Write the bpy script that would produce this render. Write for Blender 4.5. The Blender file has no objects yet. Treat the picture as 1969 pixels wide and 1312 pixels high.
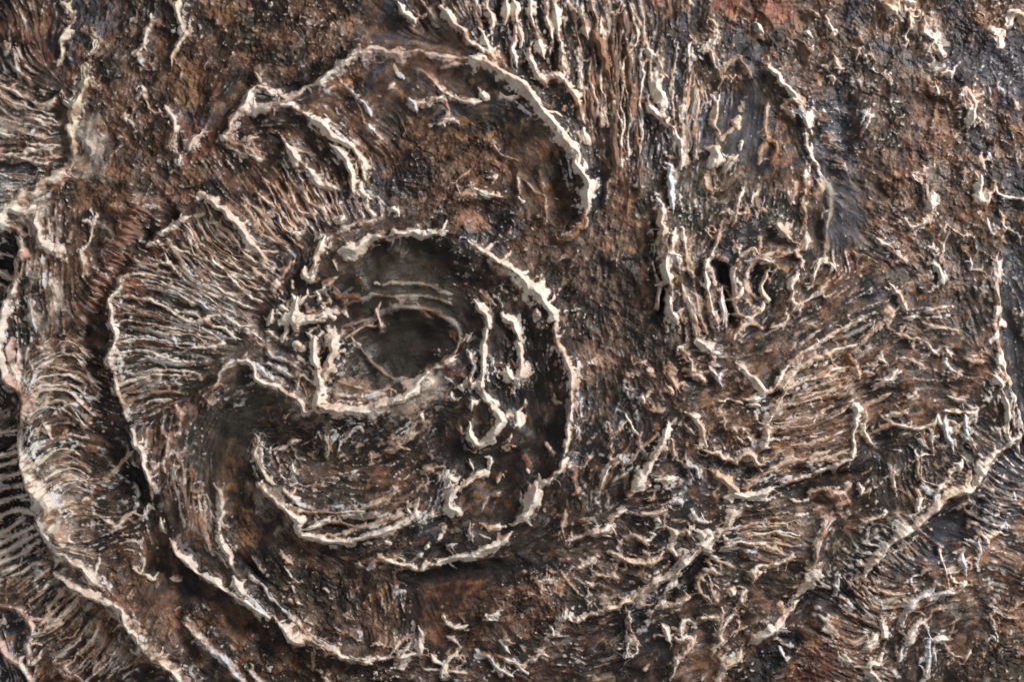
"""Close-up of a thick impasto relief painting: coiled fossil shells in brown, black and cream paint."""
import bpy, math
import numpy as np

# ------------------------------------------------------------------ camera, light, exposure
PXM = 0.0005                      # one unit of the paint plan = half a millimetre
PW, PH = 1969.0, 1312.0
scene = bpy.context.scene
col = scene.collection
CZ = 1.0                          # height of the picture's centre above the floor

def to_world(x, y, h):            # plan position and relief height -> metres (panel stands upright, faces -Y)
    return ((x - PW / 2) * PXM, -h * PXM, CZ - (y - PH / 2) * PXM)

cam_d = bpy.data.cameras.new('camera')
cam_d.lens, cam_d.sensor_width = 60.0, 36.0
cam_d.clip_start, cam_d.clip_end = 0.05, 50.0
cam = bpy.data.objects.new('camera', cam_d)
cam.location = (0, -(PW * PXM) * 60.0 / 36.0 - 0.004, CZ)
cam.rotation_euler = (math.radians(90), 0, 0)
col.objects.link(cam)
scene.camera = cam

world = bpy.data.worlds.new('World')
scene.world = world
world.use_nodes = True
bg = world.node_tree.nodes['Background']
bg.inputs['Color'].default_value = (0.94, 0.97, 1.0, 1)
bg.inputs['Strength'].default_value = AMBIENT = 0.29

def area(name, loc, aim, size, power, colour):
    d = bpy.data.lights.new(name, 'AREA')
    d.shape = 'RECTANGLE'
    d.size, d.size_y = size
    d.energy, d.color = power, colour
    o = bpy.data.objects.new(name, d)
    o.location = loc
    from mathutils import Vector
    o.rotation_euler = (Vector(aim) - Vector(loc)).to_track_quat('-Z', 'Y').to_euler()
    col.objects.link(o)
area('window_light', (1.75, -1.15, CZ + 1.15), (0, 0, CZ), (0.85, 0.85), 78.0, (1.0, 0.985, 0.965))

scene.view_settings.view_transform = 'Standard'
scene.view_settings.look = 'None'
scene.view_settings.exposure = 0.0
scene.view_settings.gamma = 1.0
scene.view_settings.use_curve_mapping = False

# ------------------------------------------------------------------ grid and noise tools
S = 1.42                          # plan units per grid step
X0, Y0, X1, Y1 = -44.0, -44.0, 2013.0, 1356.0
NX, NY = int((X1 - X0) / S) + 1, int((Y1 - Y0) / S) + 1
gx = X0 + np.arange(NX) * S
gy = Y0 + np.arange(NY) * S
GX, GY = np.meshgrid(gx.astype(np.float32), gy.astype(np.float32))
rng = np.random.default_rng(7)

def spline_rows(a, coords):       # cubic B-spline resampling of the rows of a, coords in cells
    n = a.shape[0]
    i = np.floor(coords).astype(int)
    f = (coords - i).astype(np.float32)[:, None]
    w = ((1 - f) ** 3 / 6, (3 * f**3 - 6 * f**2 + 4) / 6, (-3 * f**3 + 3 * f**2 + 3 * f + 1) / 6, f**3 / 6)
    return sum(a[np.clip(i + k - 1, 0, n - 1)] * w[k] for k in range(4))

def resample(a, cy, cx):
    return np.ascontiguousarray(spline_rows(np.ascontiguousarray(spline_rows(a.astype(np.float32), cy).T), cx).T)

def noise(sx, seed, sy=None):     # smooth noise, about -1..1, feature size sx (and sy) plan units
    sy = sy or sx
    r = np.random.default_rng(seed)
    nx, ny = int((X1 - X0) / sx) + 5, int((Y1 - Y0) / sy) + 5
    c = r.normal(size=(ny, nx)).astype(np.float32)
    a = resample(c, (gy - Y0) / sy + 1, (gx - X0) / sx + 1)
    return a / (a.std() * 1.6)

def fbm(sx, seed, octaves=4, gain=0.5):
    out, amp = 0, 1.0
    for k in range(octaves):
        s = sx / 2**k
        if s < 2.2: break
        out = out + amp * noise(s, seed + 17 * k)
        amp *= gain
    return out / (np.std(out) * 1.6)

def sample(a, x, y):              # bilinear lookup at plan coordinates
    fx = np.clip((x - X0) / S, 0, NX - 1.001)
    fy = np.clip((y - Y0) / S, 0, NY - 1.001)
    ix, iy = fx.astype(np.int32), fy.astype(np.int32)
    fx, fy = fx - ix, fy - iy
    return ((a[iy, ix] * (1 - fx) + a[iy, ix + 1] * fx) * (1 - fy)
            + (a[iy + 1, ix] * (1 - fx) + a[iy + 1, ix + 1] * fx) * fy)

def blur(a, r):                   # three box passes, r in plan units
    n = max(1, int(round(r / S)))
    for _ in range(3):
        for ax in (0, 1):
            p = [(0, 0), (0, 0)]; p[ax] = (n + 1, n)
            c = np.cumsum(np.pad(a, p, mode='edge'), axis=ax, dtype=np.float64)
            w = 2 * n + 1
            a = ((c[w:] - c[:-w]) if ax == 0 else (c[:, w:] - c[:, :-w])) / w
    return a.astype(np.float32)

def smooth(a, b, x):
    t = np.clip((x - a) / (b - a), 0, 1)
    return t * t * (3 - 2 * t)

def worley(cx, cy, size, seed):   # F1, F2 and the cell's hash numbers at (warped) coordinates
    r = np.random.default_rng(seed)
    nx, ny = int((X1 - X0) / size) + 24, int((Y1 - Y0) / size) + 24
    jx, jy = r.random((ny, nx)).astype(np.float32), r.random((ny, nx)).astype(np.float32)
    h = r.random((3, ny, nx)).astype(np.float32)
    u, v = (cx - X0) / size + 10, (cy - Y0) / size + 10
    iu, iv = np.floor(u).astype(np.int32), np.floor(v).astype(np.int32)
    u, v = u.astype(np.float32), v.astype(np.float32)
    px, py = (jx + np.arange(nx, dtype=np.float32)).ravel(), (jy + np.arange(ny, dtype=np.float32)[:, None]).ravel()
    f1 = np.full(u.shape, 9.0, np.float32); f2 = f1.copy()
    here = iv * nx + iu
    best = here.copy()
    for off in (0, 1, -1, nx, -nx, nx + 1, nx - 1, 1 - nx, -nx - 1):
        k = here + off
        dx, dy = u - px[k], v - py[k]
        d = dx * dx + dy * dy
        np.minimum(f2, np.maximum(f1, d), out=f2)
        near = d < f1
        np.copyto(best, k, where=near)
        np.minimum(f1, d, out=f1)
    return np.sqrt(f1), np.sqrt(f2), h.reshape(3, -1)[:, best], u - px[best], v - py[best]

def srgb(r, g, b):
    c = np.array([r, g, b], np.float32) / 255
    return np.where(c <= 0.04045, c / 12.92, ((c + 0.055) / 1.055) ** 2.4).astype(np.float32)
# ------------------------------------------------------------------ paint plan: pigments (8 x 7 swatches for each fifth / quarter of the picture)
PIG = {'k': srgb(30, 28, 27), 's': srgb(62, 64, 71), 'g': srgb(68, 62, 52), 'd': srgb(56, 43, 36),
       'b': srgb(106, 76, 57), 'r': srgb(108, 67, 50), 'm': srgb(100, 82, 71), 'o': srgb(118, 86, 55), 'l': srgb(152, 137, 122)}
PLAN = """
dbssmmms ogbbdmbs dmskkksm mbsmrrrm msoomsbm
bbsbmmbb bgbmbmds mdkkskkm smsgsmrm mmsmlsss
mrsbmbmb dbbsobsm bmsbkkkm smdgssmm mmmslsss
mmbbbmbo bdmsbkbm smdmskkm smsbbgsm mmmmobss
mgbmbbbs bbmmobmm gsgsmskm msssggbs smmmbmms
lmmlbmbr dkdbkdmm bbgggmsm msdsssbs smmmbdsb
gmglbmmr mmkmddbb bbbbmbkm msbsgsbs smmbbmsm
ssbbbmbb dbbbbmms dmbbbggs bmmlggbb bsmrmmgs
llbbbbbm bbmbmssm dbbsmbgs bmkgmggg gsmmmmbs
glrmbrdb mmmmmsmd mbsdbmgm bmmggsgg gsrmmmgm
dmbbbrdm mmmsdmkl kdmmmmmm mlbgssbg gmsmmbgs
klbbbrdm mmmddkkk gkkmdkmm bkmkmkgg brmmmsbs
klmbrkgm mmddkkkg ggkkmkdm bklkmsgb bmsmmmms
klbdbkgg gmkkbkgg ggdkdkkm dmmkbgms ggggbmmk
lbddgggm gmlskgkk kdsdkkmm mmddmbmm mmbdmmbs
kldddggd mdlldkgg ldkkkdmm dmdmbdgb mmkbmbds
klmddgmd dgdllmll dkddkdsd dddbbdbm mmgbbsbs
lmbbddbb bgdbbdkd dkddkkmd sdbdbbgm mbsmbggs
ksmbdkbg bgkdddkd ddkdkksk bkddmdmm mdsbmddk
klmbmkmg bddmmddd dkkddkdb dkmsmddb ddbgkdms
kllbdkmg mdlgkggb dkddkkdm dkdbddkd bbddgkks
kklmddkb gddlddkd ddmdkkdm dsddddmd bbdlkksm
sslmdbdd gbddbdkd skddkkmd dddmddmd gkdsskbb
mdlmbbdd kgdgddmd kddkdbgg dddkgddd dkmdbbmb
mmdlbbbd bdkgddds drdbbbgm kgddddbk kddblgmb
sddlbmbd bbdkmddd dbdbbddk kdbgmdmd bddbddmb
smddlmmb mbdddmbm dddmdmdd kdkmdbkm rbddmbgm
sbdddkdm mbbbbddd mdmddbdm kdmbbkbr bbmdmkdg
"""
# surface handling: c flakes, h combed, v web of threads, p pecked, n smooth (4 x 4 for each fifth / quarter)
TEXMAP = """
hccc cccn hhhh hccc cccc
hccc cccn nhhh hccc cccc
hccc vvvn vnvh hhnc cccc
hncc hhvh ccnh hhnv cccc
hccc hhhc ccnc pvvv nccc
hvch hhhn cccp pvvv nccc
hhhh hhnn nppp pvvv hccv
hhch hnnn nnpp pvvh hhcv
hhhh nvvn nvvp pvvh hvvv
hhhh hnnn vnnp vvvh hvvv
hhvh nvvv vnnv vvch hvvh
hhvv nvvv vnnv vvvh hvvh
hhhn cnhv vnnv vvhv vvvh
hhcn nccv nncv vvvv hhvv
hhhc ncch nccv vvvv hvvc
hhhc cccc vvvv vvcc hvvc
"""
# brush direction strokes: reach: points
FLOW = """
60: 0,890 60,875
60: 0,340 70,350
50: 0,150 110,230
60: 0,290 90,285
70: 0,1060 80,1020
60: 50,1163 130,1090
70: 90,1290 170,1200
70: 200,1300 290,1200
60: 235,560 340,580 470,630
60: 225,640 340,640 470,640
60: 235,700 340,690 420,660
50: 245,770 330,745
60: 330,450 420,500 500,570
60: 450,330 540,420
60: 1000,0 1006,140
70: 1150,0 1180,150 1190,320
70: 1235,20 1240,330
60: 1330,120 1320,330
70: 1230,380 1225,620
60: 640,560 720,520 830,520 900,560 940,640
60: 660,700 720,660 800,650 870,640
50: 650,640 760,590 860,600
70: 400,760 345,880 380,1030 470,1130
70: 460,900 470,1020 560,1130
40: 690,1140 700,1190 722,1240
40: 790,1150 806,1195 800,1240
60: 90,700 140,690 190,720
60: 90,760 140,740 200,770
50: 90,830 150,810 200,840
50: 110,940 150,915 190,930
50: 110,990 160,980 220,985
50: 140,1040 200,1020
70: 1480,800 1600,740 1700,690
70: 1480,850 1640,800
60: 1480,760 1600,670 1700,610
60: 1420,1020 1530,1010
60: 1390,1050 1500,1080
60: 1880,880 1969,950
60: 1870,960 1969,1010
70: 1940,440 1950,640
50: 1720,1080 1790,1050
40: 1690,1060 1730,1090
60: 1680,1120 1730,1160
60: 1580,1230 1660,1250
70: 1350,760 1460,740
60: 430,720 520,660
70: 460,800 560,770
60: 600,960 700,970 790,930
60: 850,1090 990,1050
60: 1060,560 1020,640 1040,760
60: 1270,1260 1400,1200
60: 180,500 250,560
60: 200,440 280,470
50: 195,560 235,600
60: 110,420 130,560
60: 80,560 90,660
"""
# broad swells and hollows of the ground: x y rx ry turn height
SWELL = """
768 662 128 72 -14 -24
800 520 120 38 12 -12
700 520 50 40 0 -10
940 560 40 60 30 -10
780 662 98 54 -12 -4
1010 690 30 110 0 -9
1040 830 26 80 0 -8
610 590 60 60 0 -9
530 650 40 60 0 -8
1392 560 15 72 -3 -22
1252 520 10 90 0 -16
1255 585 10 40 0 -14
1486 545 26 26 0 -14
1455 535 22 26 0 -10
200 620 26 90 8 -5
270 960 26 120 -20 -13
350 1110 60 30 45 -10
480 1200 90 24 38 -10
900 1100 120 24 -12 -9
20 500 26 60 0 -14
10 880 36 150 0 -14
30 1030 50 60 0 -12
330 420 26 30 0 -12
265 450 24 50 35 -10
540 160 130 24 -28 -9
1000 40 90 70 0 -12
1090 330 24 70 0 -10
1095 400 30 40 0 -8
1150 390 16 60 0 -10
1600 360 22 110 0 -11
1600 250 40 80 20 -9
1440 340 90 190 5 8
1330 640 80 60 0 5
1940 950 60 110 0 -14
1960 600 26 160 0 -12
1800 1040 90 40 -40 -11
1850 970 60 20 -20 -12
1240 1150 120 26 -32 -12
1330 1120 40 20 -40 -10
1560 1150 60 30 -20 -10
1480 1250 60 30 -35 -12
1230 920 20 60 35 -10
960 930 60 70 0 -8
560 870 60 40 0 -7
690 1010 110 16 -10 -8
470 1110 60 14 40 -14
340 620 110 130 0 10
450 450 110 90 40 7
110 420 60 60 0 9
60 800 40 300 0 6
170 820 60 160 0 -5
1780 760 150 150 0 5
1060 300 60 60 0 4
820 250 220 90 0 4
1300 1000 120 60 0 4
1540 780 110 80 -30 4
1560 940 110 16 -14 -14
1540 985 60 16 0 -8
"""
# shell bodies and bands the paint is built up into: name | label | outline
BODIES = """
coiled_shell | big coiled shell with hollow dark eye and cream rims | 375,385 480,340 600,300 690,330 740,400 860,430 960,490 1080,590 1110,760 1105,890 1020,1000 960,1060 800,1100 830,1200 815,1275 660,1275 540,1220 400,1125 310,1020 285,970 215,700 210,580 240,520 290,450 340,410
crescent_shell | crescent shell with thick cream edge above the coil | 425,270 485,165 610,150 690,95 780,90 910,105 980,135 1050,210 1110,270 1142,350 1135,430 1075,470 960,480 860,425 740,395 690,325 600,295 480,335
drip_curtain | curtain of vertical cream drips above the crescent | 840,-60 1230,-60 1250,330 1200,420 1150,400 1142,330 1110,262 1050,205 985,130 905,70
oval_shell | upright oval shell with honeycomb pits on the right | 1240,60 1362,90 1480,115 1560,230 1600,340 1600,520 1560,600 1480,640 1380,640 1290,640 1250,560 1250,300
fan_shell | spreading fan shell with combed ribs at the right | 1460,750 1520,680 1700,590 1920,480 1935,640 1975,835 1880,950 1670,1095 1560,1125 1440,1100 1400,1010 1410,950 1470,880
outer_rim | pale outer rim with dark combed grooves on the left edge | -60,330 140,325 170,480 150,640 190,800 200,940 250,1080 330,1200 420,1312 420,1362 -60,1362
lower_lobe | ragged lobe of webbed paint below the fan shell | 1080,1040 1200,960 1290,810 1460,870 1400,1010 1330,1070 1180,1180 1090,1200
"""
# banks: the paint climbs towards these edges on one side and drop away on the other
# height reach drop side: points
BANKS = """
14 60 2 1: 800,1259 740,1266 667,1264 574,1234 516,1188 435,1138 360,1083 325,1037 294,958 277,877 254,827 239,782 219,711 214,582 236,540 284,469 367,414
13 46 8 1: 986,1027 911,1068 825,1085
14 46 9 -1: 1014,981 1072,913 1094,837 1099,777 1097,716 1077,664 1067,620 1054,592 1001,529 926,481 860,446
13 40 8 1: 800,985 752,1015 672,1040 583,1028 551,981 501,933 486,870 490,840
14 34 8 -1: 883,684 820,721 777,762 702,789 614,779 569,764 513,739 488,711
12 60 7 -1: 1079,461 1127,413 1130,358 1094,282 1044,214 991,156 910,116 724,93 636,141 553,186 485,174 430,267
15 50 12 1: 335,1299 254,1213 226,1166 151,1130 106,1103
16 60 13 1: 186,1115 111,1042 78,978 58,928 40,865 45,767 15,729 5,655 28,567 45,484 3,434
15 60 12 -1: 1652,1085 1720,1035 1788,985 1878,935 1904,882 1966,835 1944,739 1921,684 1916,640 1919,509
13 46 10 -1: 1112,1191 1170,1171 1230,1148 1308,1100 1356,1045 1409,985
11 40 8 -1: 1442,1241 1499,1206 1537,1161
11 40 8 -1: 1089,1042 1162,1017 1233,920 1275,842 1283,812
13 46 9 -1: 1582,484 1594,371 1550,279 1549,236 1522,181 1479,128
12 40 9 -1: 1260,378 1270,424 1275,514 1286,580 1301,627
10 36 8 -1: 1426,940 1467,948 1540,920 1634,885 1647,812
10 34 8 -1: 1542,1130 1572,1108 1575,1047 1590,1002
"""
# patches of one thinned colour brushed over the ground: x y rx ry turn r g b strength
PATCH = """
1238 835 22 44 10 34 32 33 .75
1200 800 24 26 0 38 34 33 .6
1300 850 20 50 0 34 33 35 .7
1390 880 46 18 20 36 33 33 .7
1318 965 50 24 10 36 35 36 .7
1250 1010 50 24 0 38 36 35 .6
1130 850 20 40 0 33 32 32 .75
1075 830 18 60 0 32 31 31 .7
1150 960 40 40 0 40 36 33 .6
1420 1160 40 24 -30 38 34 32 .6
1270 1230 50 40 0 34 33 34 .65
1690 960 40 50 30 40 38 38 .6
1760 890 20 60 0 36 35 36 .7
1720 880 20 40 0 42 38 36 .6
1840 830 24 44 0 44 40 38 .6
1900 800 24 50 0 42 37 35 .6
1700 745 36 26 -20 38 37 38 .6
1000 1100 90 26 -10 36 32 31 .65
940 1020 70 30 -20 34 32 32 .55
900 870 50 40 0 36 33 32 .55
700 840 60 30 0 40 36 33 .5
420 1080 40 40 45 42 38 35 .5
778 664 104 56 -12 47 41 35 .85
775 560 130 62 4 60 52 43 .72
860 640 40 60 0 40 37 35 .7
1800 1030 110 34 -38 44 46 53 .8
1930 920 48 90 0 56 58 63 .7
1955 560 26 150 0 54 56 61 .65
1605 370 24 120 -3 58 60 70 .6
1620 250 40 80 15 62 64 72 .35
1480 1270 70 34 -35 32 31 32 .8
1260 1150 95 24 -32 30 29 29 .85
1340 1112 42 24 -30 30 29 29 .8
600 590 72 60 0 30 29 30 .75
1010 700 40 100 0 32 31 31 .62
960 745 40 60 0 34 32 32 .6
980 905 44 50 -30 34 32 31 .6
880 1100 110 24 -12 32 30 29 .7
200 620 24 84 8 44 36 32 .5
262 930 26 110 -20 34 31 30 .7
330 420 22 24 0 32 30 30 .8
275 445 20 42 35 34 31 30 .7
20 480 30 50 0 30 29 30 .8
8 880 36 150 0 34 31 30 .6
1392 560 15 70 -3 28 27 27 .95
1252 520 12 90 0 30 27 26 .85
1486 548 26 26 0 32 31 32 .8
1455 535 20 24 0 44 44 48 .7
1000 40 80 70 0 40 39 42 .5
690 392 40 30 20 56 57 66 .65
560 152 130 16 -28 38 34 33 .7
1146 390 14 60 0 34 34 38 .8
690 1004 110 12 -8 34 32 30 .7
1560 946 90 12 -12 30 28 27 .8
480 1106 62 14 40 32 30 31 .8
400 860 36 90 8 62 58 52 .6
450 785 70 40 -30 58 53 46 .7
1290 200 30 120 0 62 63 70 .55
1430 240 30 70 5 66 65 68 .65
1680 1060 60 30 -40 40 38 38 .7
1570 1160 60 24 -25 34 32 32 .7
1100 560 26 16 0 32 31 32 .8
820 480 90 24 10 38 36 33 .7
320 660 70 90 0 76 70 60 .55
"""
# pleats: bundles of fine crests swept from one edge to another: count width codes bend: from-edge | to-edge
PLEATS = """
30 2.0 ccwggt -.08: 297,466 234,537 214,582 224,660 231,757 247,809 | 505,575 490,600 482,625 475,645 420,690 345,765
16 2.2 ccwgtp .14: 300,462 335,436 372,390 400,383 | 495,590 512,560 525,530 548,480
18 2.2 ccptgw .10: 470,365 520,345 560,320 610,330 680,360 722,372 | 545,475 565,455 590,440 640,425 690,420 735,415
16 1.9 ttbbc -.10: 1702,606 1665,690 1650,740 1648,800 1642,870 | 1490,745 1482,775 1480,805 1478,830 1470,872
10 1.9 tbbgc .05: 1540,990 1545,1030 1530,1075 | 1400,1010 1392,1035 1375,1060
14 2.0 wgyct -.30: 60,690 52,770 45,830 | 190,720 175,790 160,840
16 2.0 wgyct -.26: 70,900 85,960 120,1030 | 170,890 190,960 210,1010
18 1.8 ctgb .12: 60,1225 120,1310 200,1312 260,1260 | 150,1160 200,1185 250,1225 300,1275
14 2.2 bbtgc .02: 1090,0 1140,0 1190,0 1245,10 | 1120,200 1160,240 1200,330 1245,330
10 1.8 ggs .06: 1880,880 1870,930 1850,980 | 1990,940 1985,990 1960,1030
9 1.8 ggb .05: 1700,1060 1725,1035 1760,1005 | 1735,1100 1765,1075 1800,1040
10 1.8 btg .30: 1665,1100 1655,1140 1640,1180 | 1745,1125 1740,1165 1715,1190
9 1.8 btg .25: 1590,1190 1600,1240 1640,1270 | 1690,1200 1690,1240 1700,1275
9 1.8 wgc .03: 0,175 0,230 0,310 | 115,215 120,255 130,300
8 1.8 wgc .0: 0,330 0,355 0,375 | 75,335 60,350 40,370
12 1.8 tbg .1: 345,850 370,900 400,960 | 365,1020 400,1060 450,1100
8 1.8 gbt .05: 1300,60 1335,110 1350,200 | 1295,300 1330,330 1350,330
8 1.8 gsb .03: 1580,240 1600,300 1610,420 | 1640,250 1630,320 1620,440
"""
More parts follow.
